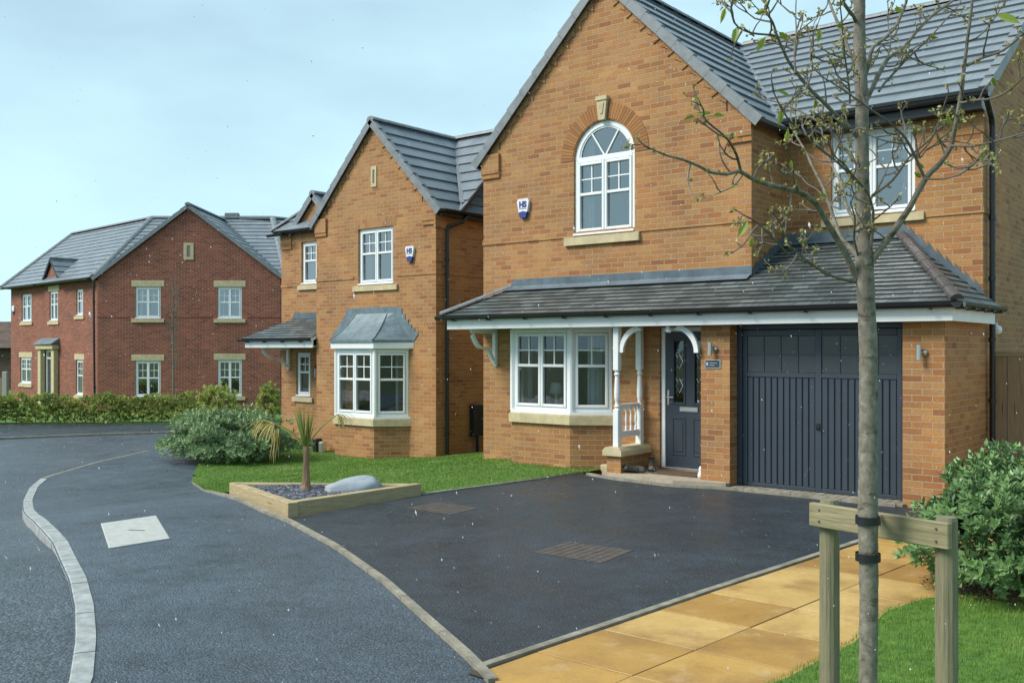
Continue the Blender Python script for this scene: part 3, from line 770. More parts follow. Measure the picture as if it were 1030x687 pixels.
# garage block
wall('wall', FG, rect(-3.59, -3.13, B0, 2.12), [], house, 'buff')
wall('wall', Fr((-3.59, 0), (0, -1), (-1, 0)), rect(-11.75, -11.45, B0, 2.12), [], house, 'buff')
wall('wall', Fr((-3.13, 0), (0, 1), (1, 0)), rect(11.45, 13.1, B0, 2.3), [], house, 'buff', uv0=.11)
mb = MB(); box(mb, FG, -6.17, -5.755, -.62, 0, B0, 2.12); obj('brick_pier', mb, 'buff', house)
mb = MB(); box(mb, FG, -6.17, -6.05, -.7, -.621, B0, 2.12); obj('wall', mb, 'buff', house)
# projecting courses, kneelers and toothed verge courses
mb = MB()
box(mb, F0, -10.51, -5.74, -.02, .014, 3.5, 3.575); box(mb, FR, 12.06, 13.1, -.02, .0135, 3.5, 3.575)
box(mb, F1, -5.75, -3.12, -.02, .014, 3.5, 3.575) if False else None
box(mb, F1, -5.735, -5.18, -.02, .014, 3.5, 3.575); box(mb, F1, -3.84, -3.12, -.02, .014, 3.5, 3.575)
box(mb, FS, 13.087, 13.5, -.02, .0135, 3.5, 3.575)
for a, b in ((-10.515, -10.14), (-6.11, -5.735)):
    box(mb, F0, a, b, -.02, .03, 4.58, 4.655); box(mb, F0, a, b, -.02, .045, 4.655, 4.97)
for z, dd in ((4.5, .012), (4.65, .024)): box(mb, F1, -3.55, -3.12, -.02, dd, z, z + .15)
sl = (RZ - EZ) / (cx + 10.5)
def toothed(fr, x0, z0, sg, sl, run, parent):
    """brick course under a verge: straight upper edge, toothed lower edge, one connected piece."""
    n = int(run / .115); low = []
    for i in range(n + 1):
        x = x0 + sg * (.36 + i * .115); z = z0 + (.36 + i * .115) * sl
        if (x - x0) * sg > run: break
        low += [(x, z - .26), (x, z - .26 + .115 * sl)] if i % 2 == 0 else [(x, z - .20), (x, z - .20 + .115 * sl)]
    e = (low[-1][0] - x0) * sg
    up = [(x0 + sg * e, z0 + e * sl + .0), (x0 + sg * .36, z0 + .36 * sl)]
    k = MB(); prism(k, fr, low + up, -.02, .016); obj('verge_course', k, 'buff', parent)
toothed(F0, -10.5, EZ, 1, sl, 2.3, house); toothed(F0, -5.75, EZ, -1, sl, 2.3, house)
pieces('brick_course', mb, 'buff', house)
# soldier arch with keystone
mb = MB()
n = 44
for i in range(n):
    a0 = pi * (i + .06) / n; a1 = pi * (i + .94) / n
    if abs((a0 + a1) / 2 - pi / 2) < .10: continue
    r0, r1 = .56, .79; q = [(cx + r0 * cos(a0), 4.67 + r0 * sin(a0)), (cx + r1 * cos(a0), 4.67 + r1 * sin(a0)), (cx + r1 * cos(a1), 4.67 + r1 * sin(a1)), (cx + r0 * cos(a1), 4.67 + r0 * sin(a1))]
    prism(mb, F0, q, -.02, .008)
for f in range(len(mb.uv)): mb.uv[f] = [(.05 + .225 * (f // 6 % 37) + .1, .035 + .075 * (f // 6 % 23))] * len(mb.uv[f])
obj('brick_arch', mb, 'buff2', house)
mb = MB(); prism(mb, F0, [(cx - .055, 5.21), (cx + .055, 5.21), (cx + .09, 5.5), (cx - .09, 5.5)], -.02, .06); prism(mb, F0, [(cx - .1, 5.5), (cx + .1, 5.5), (cx + .1, 5.56), (cx - .1, 5.56)], -.02, .075)
prism(mb, F0, [(cx - .02, 5.3), (cx + .02, 5.3), (cx + .045, 5.46), (cx - .045, 5.46)], .06, .07); obj('keystone', mb, 'stone', house)
# arched window
def arched_window():
    r = .54; z0, z1 = 3.52, 4.67; d = -.06; D0, D1 = d - .03, d + .03; mb = MB(); w_ = .055
    P = F0.P
    box(mb, F0, cx - r, cx - r + w_, D0, D1, z0, z1, .006); box(mb, F0, cx + r - w_, cx + r, D0, D1, z0, z1, .006); box(mb, F0, cx - r + w_, cx + r - w_, D0, D1, z0, z0 + w_, .006)
    box(mb, F0, cx - r + w_, cx + r - w_, D0, D1 + .004, z1 - .045, z1 + .035, .006)
    n = 28; ring = []
    for i in range(n):
        a0, a1 = pi * i / n, pi * (i + 1) / n
        for (ra, rb, e) in ((r - w_ - .02, r, D1), (r - w_ - .045, r - w_ - .02, D1 - .012)):
            q = [(cx + ra * cos(a0), z1 + ra * sin(a0)), (cx + rb * cos(a0), z1 + rb * sin(a0)), (cx + rb * cos(a1), z1 + rb * sin(a1)), (cx + ra * cos(a1), z1 + ra * sin(a1))]
            mb.face([P(q[0][0], e, q[0][1]), P(q[1][0], e, q[1][1]), P(q[2][0], e, q[2][1]), P(q[3][0], e, q[3][1])])
            mb.face([P(q[0][0], e, q[0][1]), P(q[3][0], e, q[3][1]), P(q[3][0], D0, q[3][1]), P(q[0][0], D0, q[0][1])])
    for a in (radians(58), radians(122)):
        ux, uz = cos(a), sin(a); px, pz = -uz * .012, ux * .012
        q = [(cx + .02 * ux - px, z1 + .03 - pz), (cx + .46 * ux - px, z1 + .46 * uz - pz), (cx + .46 * ux + px, z1 + .46 * uz + pz), (cx + .02 * ux + px, z1 + .03 + pz)]
        prism(mb, F0, q, d - .012, d + .02)
    g_ = MB()
    for i in range(2):
        a = cx - r + w_ + i * (r - w_) + .004; b = a + (r - w_) - .008; c0, c1 = z0 + w_ + .004, z1 - .05; sw = .042; e = D1 + .014; zt = c0 + (c1 - c0) * .54
        box(mb, F0, a, a + sw, D0 + .01, e, c0, c1, .006); box(mb, F0, b - sw, b, D0 + .01, e, c0, c1, .006); box(mb, F0, a + sw, b - sw, D0 + .01, e, c1 - sw, c1, .006)
        box(mb, F0, a + sw, b - sw, D0 + .01, e, c0, c0 + sw, .006); box(mb, F0, a + sw, b - sw, D0 + .01, e - .002, zt - .022, zt + .022, .006)
        m_ = (a + b) / 2; box(mb, F0, m_ - .009, m_ + .009, d - .012, d + .016, zt + .022, c1 - sw); zz = (zt + c1) / 2 - .01; box(mb, F0, a + sw, b - sw, d - .0118, d + .0155, zz - .009, zz + .009)
        g_.face([P(a + sw, d, c0 + sw), P(b - sw, d, c0 + sw), P(b - sw, d, c1 - sw), P(a + sw, d, c1 - sw)])
    ra = r - .09; fan = [P(cx + ra * cos(pi * i / n), d, z1 + ra * sin(pi * i / n)) for i in range(n + 1)]; g_.face([P(cx + ra, d, z1 + .03)] + fan[1:-1] + [P(cx - ra, d, z1 + .03)])
    box(mb, F0, cx - r - .005, cx + r + .005, D1, D1 + .065, z0 - .004, z0 + .03, .008)
    o = obj('window', mb, 'upvc', house, label='white arched window with fan light above two casements'); obj('pane', g_, 'glass', o)
    k = MB(); prism(k, F0, [(-.02, 3.51), (.05, 3.495), (.05, 3.375), (-.02, 3.375)], cx - .7, cx + .64, axis='s'); obj('sill', k, 'stone', o)
    k = MB(); dd = -1.0
    x0, x1, y0, y1 = cx - r, cx + r, z0, 5.25
    e = D0 - .01
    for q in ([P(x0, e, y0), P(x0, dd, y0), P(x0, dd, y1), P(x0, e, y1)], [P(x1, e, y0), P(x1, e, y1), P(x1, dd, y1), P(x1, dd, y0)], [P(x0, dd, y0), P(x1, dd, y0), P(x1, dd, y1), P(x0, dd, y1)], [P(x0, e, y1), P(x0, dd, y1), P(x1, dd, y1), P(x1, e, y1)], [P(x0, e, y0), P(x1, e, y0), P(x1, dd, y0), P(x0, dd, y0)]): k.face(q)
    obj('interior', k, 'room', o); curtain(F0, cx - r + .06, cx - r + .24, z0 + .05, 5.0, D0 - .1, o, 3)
arched_window()
window(F1, -5.07, -3.95, 3.6, 4.74, 2, house, cur=3, seed=7, sillx=.12)
# roofs
def gable_roof(cx, hw, ez, rz, y0, y1, parent, oh=.16, gauge=.34, mt='roof', vy=True, name='roof', left=True, right=True, soff=.16):
    """two slopes meeting on a ridge that runs along world y; y0 = front verge."""
    mb, un = MB(), MB(); h = rz - ez; s_ = h / hw; L_ = math.hypot(hw + oh, (hw + oh) * s_)
    zl = ez - oh * s_
    if left: roof_plane(mb, un, (cx - hw - oh, y1, zl), (cx - hw - oh, y0, zl), (1, 0, s_), L_, gauge)
    if right: roof_plane(mb, un, (cx + hw + oh, y0, zl), (cx + hw + oh, y1, zl), (-1, 0, s_), L_, gauge)
    o = obj(name, mb, mt, parent); obj('soffit', un, 'black', o)
    c = MB(); capline(c, (cx, y0 - .01, rz - .02), (cx, y1, rz - .02), .11); obj('ridge', c, 'cap', o)
    v = MB()
    if left: verge(v, (cx - hw - oh, y0 - .02, zl), (cx, y0 - .02, rz))
    if right: verge(v, (cx + hw + oh, y0 - .02, zl), (cx, y0 - .02, rz))
    obj('verge', v, 'cap', o)
    return o
gable_roof(cx, 2.375, EZ + .06, MR, 12.0, 16.5, house)
mb, un = MB(), MB(); ms = (MR - 4.97) / (16.5 - 12.85); ml = math.hypot(16.5 - 12.85, MR - 4.97)
roof_plane(mb, un, (-10.5, 12.85 + .35, 4.97 + .35 * ms), (-3.05, 12.85 + .35, 4.97 + .35 * ms), (0, 1, ms), ml - .35 * sqrt(1 + ms * ms), .33) if False else None
roof_plane(mb, un, (-7.6, 12.85, 4.97), (-3.03, 12.85, 4.97), (0, 1, ms), ml, .335)
roof_plane(mb, un, (-3.03, 20.15, 4.97), (-10.6, 20.15, 4.97), (0, -1, ms), ml, .335)
roof_plane(mb, un, (-10.6, 15.0, 4.97 + 2.15 * ms), (-7.6, 15.0, 4.97 + 2.15 * ms), (0, 1, ms), 1.5 * sqrt(1 + ms * ms), .335)
o = obj('roof', mb, 'roof', house); obj('soffit', un, 'black', o)
c = MB(); capline(c, (-8.0, 16.5, MR - .02), (-3.0, 16.5, MR - .02), .11); obj('ridge', c, 'cap', o)
v = MB(); verge(v, (-3.01, 12.85, 4.97), (-3.01, 16.5, MR), n_out=(1, 0, 0)); obj('verge', v, 'cap', o)
def valley(a, b, parent):
    a, b = Vector(a), Vector(b); d = (b - a).normalized(); s_ = d.cross(Vector((0, 0, 1))).normalized() * .05; mb = MB()
    up = Vector((0, 0, .035)); mb.face([a - s_ + up, a + s_ + up, b + s_ + up, b - s_ + up]); return obj('valley', mb, 'cap', parent)
valley((-5.74, 12.87, 4.99), (cx, 16.5, MR), o)
mb = MB(); box(mb, F1, -5.7, -3.1, .0, .2, 4.76, 4.94); o2 = obj('fascia', mb, 'black', house)
gutter(F1, -5.6, -3.0, .27, 4.93, house)
mb = MB(); box(mb, F0, -10.66, -10.5, -1.0, -.0, 4.78, 4.86); obj('fascia', mb, 'black', house)
# long porch roof over bay, door and garage
SLP = .5; EZ0, EY = 2.31, 11.17
mb, un = MB(), MB(); su = sqrt(1 + SLP ** 2)
LX, RX = -10.62, -2.93
tz = lambda y: EZ0 + (y - EY) * SLP
# left of the recess: rises to y = 12.07; right part rises to y = 13.1 ; hips at both ends
l1 = (12.07 - EY) * su
roof_plane(mb, un, (LX, EY, EZ0), (-5.75, EY, EZ0), (0, 1, SLP), l1, .125, left=lambda t: t / su * .8)
l2 = (13.1 - EY) * su
roof_plane(mb, un, (-5.75, EY, EZ0), (RX, EY, EZ0), (0, 1, SLP), l2, .125, right=lambda t: t / su * .62, u0=4.87)
# left hip slope and right hip slope
roof_plane(mb, un, (LX, 12.07, EZ0), (LX, EY, EZ0), (1, 0, SLP / .8), .72 * sqrt(1 + (SLP / .8) ** 2), .125, right=lambda t: t / sqrt(1 + (SLP / .8) ** 2) / .8)
k_ = SLP / .62; q_ = sqrt(1 + k_ * k_)
roof_plane(mb, un, (RX, EY, EZ0), (RX, 13.1, EZ0), (-1, 0, k_), 1.93 * .62 * q_, .125, left=lambda t: t / q_ / .62)
pr = obj('porch_roof', mb, 'slate', house); obj('soffit', un, 'paint', pr)
c = MB(); capline(c, (RX, EY, EZ0 + .03), (RX - 1.93 * .62, 13.1, tz(13.1) + .03), .075, .3); obj('hip_ridge', c, 'ridged', pr)
c = MB(); capline(c, (LX, EY, EZ0 + .03), (LX + .72, 12.07, tz(12.07) + .03), .06, .3); obj('hip_ridge', c, 'cap', pr)
# lead flashings
mb = MB()
zt = tz(12.07)
mb.face([(-9.95, 12.055, zt + .01), (-5.74, 12.055, zt + .01), (-5.74, 12.055, zt + .15), (-9.83, 12.055, zt + .15)])
mb.face([(-9.95, 12.06, zt + .045), (-9.95, 11.92, zt - .03), (-5.75, 11.92, zt - .03), (-5.75, 12.06, zt + .045)])
zr = tz(13.1)
mb.face([(-5.0 - .75, 13.085, zr + .01), (RX - 1.15, 13.085, zr + .01), (RX - 1.15, 13.085, zr + .14), (-5.75, 13.085, zr + .14)])
mb.face([(-5.75, 13.09, zr + .045), (-5.75, 12.96, zr - .025), (RX - 1.12, 12.96, zr - .025), (RX - 1.12, 13.09, zr + .045)])
# stepped flashing on the return wall (x=-5.75 plane) and down the right hip
def stepped(mb, F_, d, pts, n, up=.13, low=.0):
    (a0, z0), (a1, z1) = pts
    for i in range(n):
        t0, t1 = i / n, (i + 1) / n; sA, sB = a0 + (a1 - a0) * t0, a0 + (a1 - a0) * t1; zA, zB = z0 + (z1 - z0) * t0, z0 + (z1 - z0) * t1
        zz = max(zA, zB) + up * .9
        zl = min(zA, zB) + up * .35
        rev = sB + (sA - sB) * .0
        hi = (sB if z1 > z0 else sA); lo_ = (sA if z1 > z0 else sB)
        mb.face([F_.P(sA, d, zA + low), F_.P(sB, d, zB + low), F_.P(sB, d, zB + up + (.03 if z1 > z0 else -.05)), F_.P(sA, d, zA + up + (-.05 if z1 > z0 else .03))])
stepped(mb, FR, .014, ((12.07, tz(12.07)), (13.1, tz(13.1))), 7, .13)
stepped(mb, F1, .016, ((RX - 1.93 * .62, zr), (-3.12, EZ0 + .02 + .19 * k_ * .2)), 9, .2)
obj('flashing', mb, 'flash', pr)
mb = MB(); FH_ = Fr((0, 11.26), (1, 0), (0, -1))
box(mb, FH_, -10.56, -3.0, -.02, 0, 2.11, 2.27); box(mb, Fr((-3.0, 0), (0, 1), (1, 0)), 11.262, 13.12, -.02, .002, 2.108, 2.268)
box(mb, FH_, -10.56, -3.02, -.82, -.022, 2.125, 2.14); box(mb, Fr((-10.56, 0), (0, -1), (-1, 0)), -12.07, -11.262, -.02, .002, 2.108, 2.268)
box(mb, FH_, -3.59, -3.021, -1.84, -.824, 2.123, 2.138)
obj('fascia', mb, 'paint', house)
gutter(FH_, -10.72, -2.86, .07, 2.31, house, .062, 11); gutter(Fr((-3.0, 0), (0, 1), (1, 0)), 11.13, 13.2, .077, 2.312, house, .062, 5)
pipe([(-3.03, 12.85, 4.86), (-3.06, 13.22, 4.7), (-3.06, 13.26, 4.6), (-3.06, 13.26, .0)], house, .036, 6)
# gallows bracket at the left end of the porch roof
def bracket(fr, s, zt, parent, proj=.62, drop=.55, m='paint'):
    mb = MB(); h = .035
    box(mb, fr, s - h, s + h, 0, .07, zt - drop, zt, .008); box(mb, fr, s - h, s + h, .07, proj, zt - .07, zt, .008)
    pts = []
    for i in range(13):
        t = i / 12; d = .07 + (proj - .12) * (1 - t) ; z = zt - .08 - (drop - .14) * (t + .16 * sin(2 * pi * t))
        pts.append((d, z))
    up = [(d + .045, z - .035) for d, z in pts]; prism(mb, fr, pts + up[::-1], s - h * .8, s + h * .8, axis='s')
    prism(mb, fr, [(0, zt - drop), (.07, zt - drop), (.035, zt - drop - .05)], s - h, s + h, axis='s')
    return obj('bracket', mb, m, parent)
bracket(F0, -10.22, 2.12, house)
# bay window
def bay(F_, sl, sr, proj, cham, z0, z1, parent, zb, brick, split=.56, glass='glass_low', cur=3, winmat=None):
    """canted bay: sl..sr front width, proj out of the wall, cham = sideways run of each canted facet."""
    pts = [(sl - cham[0], 0), (sl, proj), (sr, proj), (sr + cham[1], 0)]
    mb = MB()
    zs = z0 - .19
    L_ = 0
    for (a, b) in zip(pts, pts[1:]):
        l = math.hypot(b[0] - a[0], b[1] - a[1])
        mb.face([F_.P(a[0], a[1], zb), F_.P(b[0], b[1], zb), F_.P(b[0], b[1], zs + .01), F_.P(a[0], a[1], zs + .01)], [(L_, zb), (L_ + l, zb), (L_ + l, zs + .01), (L_, zs + .01)]); L_ += l
    root = obj('bay_window', mb, brick, parent)
    # stone sill
    def outset(o):
        res = []
        for i, p in enumerate(pts):
            if i == 0: res.append((p[0] - o * 1.3, 0))
            elif i == 3: res.append((p[0] + o * 1.3, 0))
            else:
                sg = -1 if i == 1 else 1; res.append((p[0] + sg * o * .45, p[1] + o))
        return res
    k = MB(); prism(k, F_, outset(.05), zs + .002, zs + .13, axis='z'); prism(k, F_, outset(.028), zs + .13, zs + .15, axis='z'); obj('sill', k, 'stone', root)
    k = MB(); prism(k, F_, outset(.02), zs + .15, zs + .19, axis='z'); prism(k, F_, outset(.004), z1, z1 + .03, axis='z'); pieces('sub_sill', k, 'upvc', root)
    fac = []
    for (a, b), lights in zip(zip(pts, pts[1:]), (1, 2, 1)):
        u = (b[0] - a[0], b[1] - a[1]); l = math.hypot(*u); U = F_.u * (u[0] / l) + F_.n * (u[1] / l); Nn = F_.n * (u[0] / l) - F_.u * (u[1] / l)
        f = Fr((0, 0), (1, 0), (0, 1)); f.o = F_.P(a[0], a[1], 0); f.u = U; f.n = Nn; fac.append((f, l, lights))
    for f, l, li in fac:
        window(f, .015, l - .015, z0, z1, li, root, d=-.045, split=split, sill=False, room=False, glass=glass, w=.06, outer_sill=False)
    k = MB()
    for p in pts[1:3]: lathe(k, F_.P(p[0], p[1] - .03, z0), [(.045, 0), (.045, z1 - z0)], 10)
    pieces('corner_post', k, 'upvc', root)
    # room behind
    k = MB(); P = F_.P; a, b, dd = sl - cham[0] + .02, sr + cham[1] - .02, -1.9
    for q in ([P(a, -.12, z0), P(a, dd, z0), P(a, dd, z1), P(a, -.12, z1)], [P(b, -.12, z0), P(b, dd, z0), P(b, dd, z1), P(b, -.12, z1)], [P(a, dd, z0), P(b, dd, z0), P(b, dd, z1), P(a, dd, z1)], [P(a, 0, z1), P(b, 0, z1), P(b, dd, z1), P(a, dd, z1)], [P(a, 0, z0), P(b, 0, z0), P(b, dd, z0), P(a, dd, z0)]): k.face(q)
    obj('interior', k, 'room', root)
    curtain(F_, sl - cham[0] + .05, sl + .05, z0, z1, -.08, root, 2); curtain(F_, sr + .0, sr + cham[1] - .06, z0, z1, -.1, root, 9)
    # window ledge ornaments: a lamp and a vase
    return root
b1 = bay(F0, -9.6, -8.48, .36, (.22, .53), .86, 2.10, house, B0, 'buff')
k = MB(); lathe(k, (-8.95, 12.0, .86), [(.05, 0), (.06, .02), (.03, .05), (.02, .2), (.02, .24), (.11, .26), (.08, .42), (.075, .42)], 12); tag(obj('table_lamp', k, 'curtain', None, True), 'white table lamp standing inside the bay window of the porch house', 'lamp')
# splash slab by the bay
mb = MB(); box(mb, F0, -8.05, -7.58, .03, .20, -.01, .1, .01); obj('plinth_stone', mb, 'stone', house)
# porch slab and low wall
mb = MB(); prism(mb, WORLD, [(-7.62, 12.06), (-7.62, 11.28), (-7.3, 11.2), (-6.9, 11.17), (-6.4, 11.12), (-5.76, 11.35), (-5.76, 11.44), (-6.165, 11.44), (-6.165, 12.06)], -.1, .085, axis='z'); struct('porch_step', mb, 'slab')
mb = MB(); strip(mb, [(-7.9, 11.36), (-7.62, 11.27), (-7.3, 11.17), (-6.9, 11.14), (-6.4, 11.08), (-5.76, 11.3), (-3.6, 11.28)], .05, .045, .15, .6, .006, -1, lambda x, y: 0); struct('threshold_edging', mb, 'kerb2')
mb = MB(); box(mb, F0, -7.56, -7.33, .001, .76, .05, .32); lw = obj('porch_wall', mb, 'buff', house)
mb = MB(); prism(mb, F0, [(-7.60, .32), (-7.29, .32), (-7.29, .39), (-7.33, .435), (-7.56, .435), (-7.60, .39)], -.0, .81); obj('coping', mb, 'stone', lw)
def post(mb, c, z0, z1):
    h = .045
    f = Fr((c[0], c[1]), (1, 0), (0, -1))
    box(mb, f, -h, h, -h, h, z0, z0 + .52, .006); box(mb, f, -h, h, -h, h, z1 - .62, z1, .006)
    zb, zt_ = z0 + .52, z1 - .62; H = zt_ - zb
    prof = [(.045, 0), (.03, .02), (.044, .045), (.03, .07), (.028, .1), (.04, .16), (.043, H * .42), (.034, H * .75), (.03, H * .85), (.044, H * .9), (.03, H * .95), (.045, H)]
    lathe(mb, (c[0], c[1], zb), prof, 14)
ps = thing('x', (0, 0, 0), '', '') if False else None
mb = MB(); post(mb, (-7.445, 11.40), .435, 2.12); po1 = obj('porch_post', mb, 'paint', house)
mb = MB(); post(mb, (-7.445, 11.99), .435, 2.12); po2 = obj('porch_post', mb, 'paint', house)
mb = MB(); fy = Fr((-7.445, 0), (0, 1), (1, 0))
box(mb, fy, 11.445, 11.945, -.022, .022, .56, .65, .005); box(mb, fy, 11.445, 11.945, -.03, .03, .97, 1.03, .005)
for i in range(4):
    yy = 11.445 + .5 * (i + .5) / 4; lathe(mb, (-7.445, yy, .65), [(.018, 0), (.018, .05), (.011, .07), (.017, .12), (.019, .16), (.011, .24), (.018, .27), (.018, .32)], 8)
obj('balustrade', mb, 'paint', house)
def brace(fr, s0, sgn, zt, parent, w_=.30, h_=.36, d=.0):
    mb = MB(); pts = []; n = 12
    for i in range(n + 1):
        a = pi / 2 * i / n; pts.append((s0 + sgn * (w_ * (1 - cos(a))), zt - h_ + h_ * sin(a)))
    inn = [(s0 + sgn * (.06 + (w_ - .0) * (1 - cos(pi / 2 * i / n))) , zt - h_ - .0 + (h_ - .055) * sin(pi / 2 * i / n)) for i in range(n + 1)]
    prism(mb, fr, pts + inn[::-1], d - .022, d + .022); return obj('brace', mb, 'paint', parent)
FB = Fr((0, 11.40), (1, 0), (0, -1))
brace(FB, -7.40, 1, 2.11, house); brace(FB, -6.175, -1, 2.11, house)
# front door
def front_door():
    f = F0; d = -.06
    mb = MB(); box(mb, f, -7.155, -7.09, d - .04, d + .03, .1, 2.11, .006); box(mb, f, -6.33, -6.19, d - .04, d + .03, .1, 2.11, .006); box(mb, f, -7.09, -6.33, d - .04, d + .03, 2.045, 2.11, .006)
    fr_ = obj('door_frame', mb, 'upvc', house)
    k = MB(); box(k, f, -7.12, -6.15, d - .03, d + .08, .088, .13, .006); obj('threshold', k, 'chrome', fr_)
    # leaf with routed panels and two tall glazed strips
    mb = MB(); s0, s1, z0, z1 = -7.085, -6.335, .135, 2.04; D0, D1 = d - .03, d + .012
    gl = [(-6.95, -6.80), (-6.62, -6.47)]; gz = (1.045, 1.91)
    xs = [s0, gl[0][0], gl[0][1], gl[1][0], gl[1][1], s1]
    box(mb, f, s0, gl[0][0], D0, D1, z0, z1); box(mb, f, gl[0][1], gl[1][0], D0, D1, z0, z1); box(mb, f, gl[1][1], s1, D0, D1, z0, z1)
    for a, b in gl: box(mb, f, a, b, D0, D1, z0, gz[0]); box(mb, f, a, b, D0, D1, gz[1], z1)
    for a, b in gl:                                   # mouldings
        for (p, q, r, s) in ((a - .03, a, gz[0] - .03, gz[1] + .03), (b, b + .03, gz[0] - .03, gz[1] + .03), (a, b, gz[0] - .03, gz[0]), (a, b, gz[1], gz[1] + .03)): box(mb, f, p, q, D1 - .002, D1 + .012, r, s, .004)
        p0, p1, r0, r1 = a - .035, b + .035, .3, .83
        for (p, q, r, s) in ((p0, p0 + .02, r0, r1), (p1 - .02, p1, r0, r1), (p0 + .02, p1 - .02, r0, r0 + .02), (p0 + .02, p1 - .02, r1 - .02, r1)): box(mb, f, p, q, D1 - .002, D1 + .009, r, s, .003)
        box(mb, f, p0 + .045, p1 - .045, D1 - .002, D1 + .008, r0 + .045, r1 - .045, .006)
    leaf = obj('door', mb, 'char', house, label='dark blue grey front door with two tall leaded panes')
    k = MB(); lead_ = []
    for a, b in gl:
        k.face([f.P(a, d - .01, gz[0]), f.P(b, d - .01, gz[0]), f.P(b, d - .01, gz[1]), f.P(a, d - .01, gz[1])])
        m_ = (a + b) / 2
        for zc in (1.28, 1.62):
            t = MB(); lead_.append(t)
            for (w2, h2) in ((.055, .1),):
                q = [(m_, zc - h2), (m_ + w2, zc), (m_, zc + h2), (m_ - w2, zc)]
                for i in range(4):
                    p, r = Vector((*q[i], 0)), Vector((*q[(i + 1) % 4], 0)); tube(t, [f.P(p.x, d - .004, p.y), f.P(r.x, d - .004, r.y)], .006, 5)
                for i in range(4):
                    c = Vector(((q[i][0] + q[(i + 1) % 4][0]) / 2, (q[i][1] + q[(i + 1) % 4][1]) / 2)); sx = 1 if c.x > m_ else -1; sz = 1 if c.y > zc else -1
                    tube(t, [f.P(c.x, d - .004, c.y), f.P(c.x + sx * .03, d - .004, c.y + sz * .055)], .004, 5)
    obj('pane', k, 'glass_low', leaf); [obj('leading', t, 'chrome', leaf) for t in lead_]
    k = MB(); box(k, f, -6.86, -6.57, D1, D1 + .014, .915, .985, .005); box(k, f, -6.84, -6.58, D1 + .012, D1 + .018, .93, .97, .004); obj('letter_plate', k, 'chrome', leaf)
    k = MB(); box(k, f, -7.06, -7.03, D1, D1 + .01, 1.0, 1.22, .004); tube(k, [f.P(-7.045, D1, 1.12), f.P(-7.045, D1 + .05, 1.12), f.P(-6.94, D1 + .05, 1.115)], .01, 8); obj('handle', k, 'chrome', leaf)
front_door()
k = MB(); P = F0.P
for q in ([P(-7.1, -.12, .1), P(-6.15, -.12, .1), P(-6.15, -.12, .101)],): k.face(q)
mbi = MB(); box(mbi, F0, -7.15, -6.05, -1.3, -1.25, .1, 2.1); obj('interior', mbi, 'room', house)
# garage door
def garage_door():
    f = Fr((0, 11.67), (1, 0), (0, -1)); mb = MB(); a, b = -5.755, -3.59
    box(mb, f, a, a + .07, -.04, .02, 0, 2.12, .004); box(mb, f, b - .07, b, -.04, .02, 0, 2.12, .004); box(mb, f, a + .07, b - .07, -.04, .02, 2.05, 2.12, .004)
    fr_ = obj('garage_door_frame', mb, 'char', house)
    mb = MB(); s0, s1, z0, z1 = a + .075, b - .075, .03, 2.045; m_ = (s0 + s1) / 2
    box(mb, f, s0, s1, -.05, -.025, z0, z1)
    box(mb, f, s0, s0 + .06, -.025, 0, z0, z1, .004); box(mb, f, s1 - .06, s1, -.025, 0, z0, z1, .004); box(mb, f, m_ - .04, m_ + .04, -.025, 0, z0, z1, .004)
    for l, r in ((s0 + .06, m_ - .04), (m_ + .04, s1 - .06)):
        box(mb, f, l, r, -.025, -.001, z1 - .08, z1, .004); box(mb, f, l, r, -.025, -.001, 1.44, 1.5, .004); box(mb, f, l, r, -.025, -.001, z0, z0 + .05, .004)
        n = 11; wv = (r - l) / n
        for i in range(n): box(mb, f, l + i * wv + .007, l + (i + 1) * wv - .007, -.025, -.007, z0 + .05, 1.435, .006)
        for i in range(1, 4): x = l + (r - l) * i / 4; box(mb, f, x - .008, x + .008, -.025, -.006, 1.5, z1 - .08, .002)
        zz = (1.5 + z1 - .08) / 2; box(mb, f, l, r, -.025, -.0062, zz - .008, zz + .008, .002)
    o = obj('garage_door', mb, 'char', house, label='dark blue grey up and over garage door with ribbed lower half')
    for l, r in ((s0 + .06, m_ - .04), (m_ + .04, s1 - .06)):
        k = MB(); box(k, f, l + .004, r - .004, -.027, -.016, 1.505, z1 - .085); obj('panel', k, 'charp', o)
    k = MB(); box(k, f, m_ - .025, m_ + .025, -.0, .012, .80, .88, .004); tube(k, [f.P(m_ - .02, .012, .84), f.P(m_ - .02, .045, .84), f.P(m_ + .03, .045, .84)], .009, 8); obj('handle', k, 'black', o)
garage_door()
mb = MB(); rnd = random.Random(3)                     # block strip at the garage threshold
for i in range(22):
    for j in range(3):
        x0 = -5.75 + i * .1 - .0; z = .032 + rnd.uniform(-.002, .002); box(mb, WORLD, x0 + .003, x0 + .097, 11.335 + j * .105, 11.437 + j * .105, -.05, z, .004)
struct('block_strip', mb, 'kerb2')
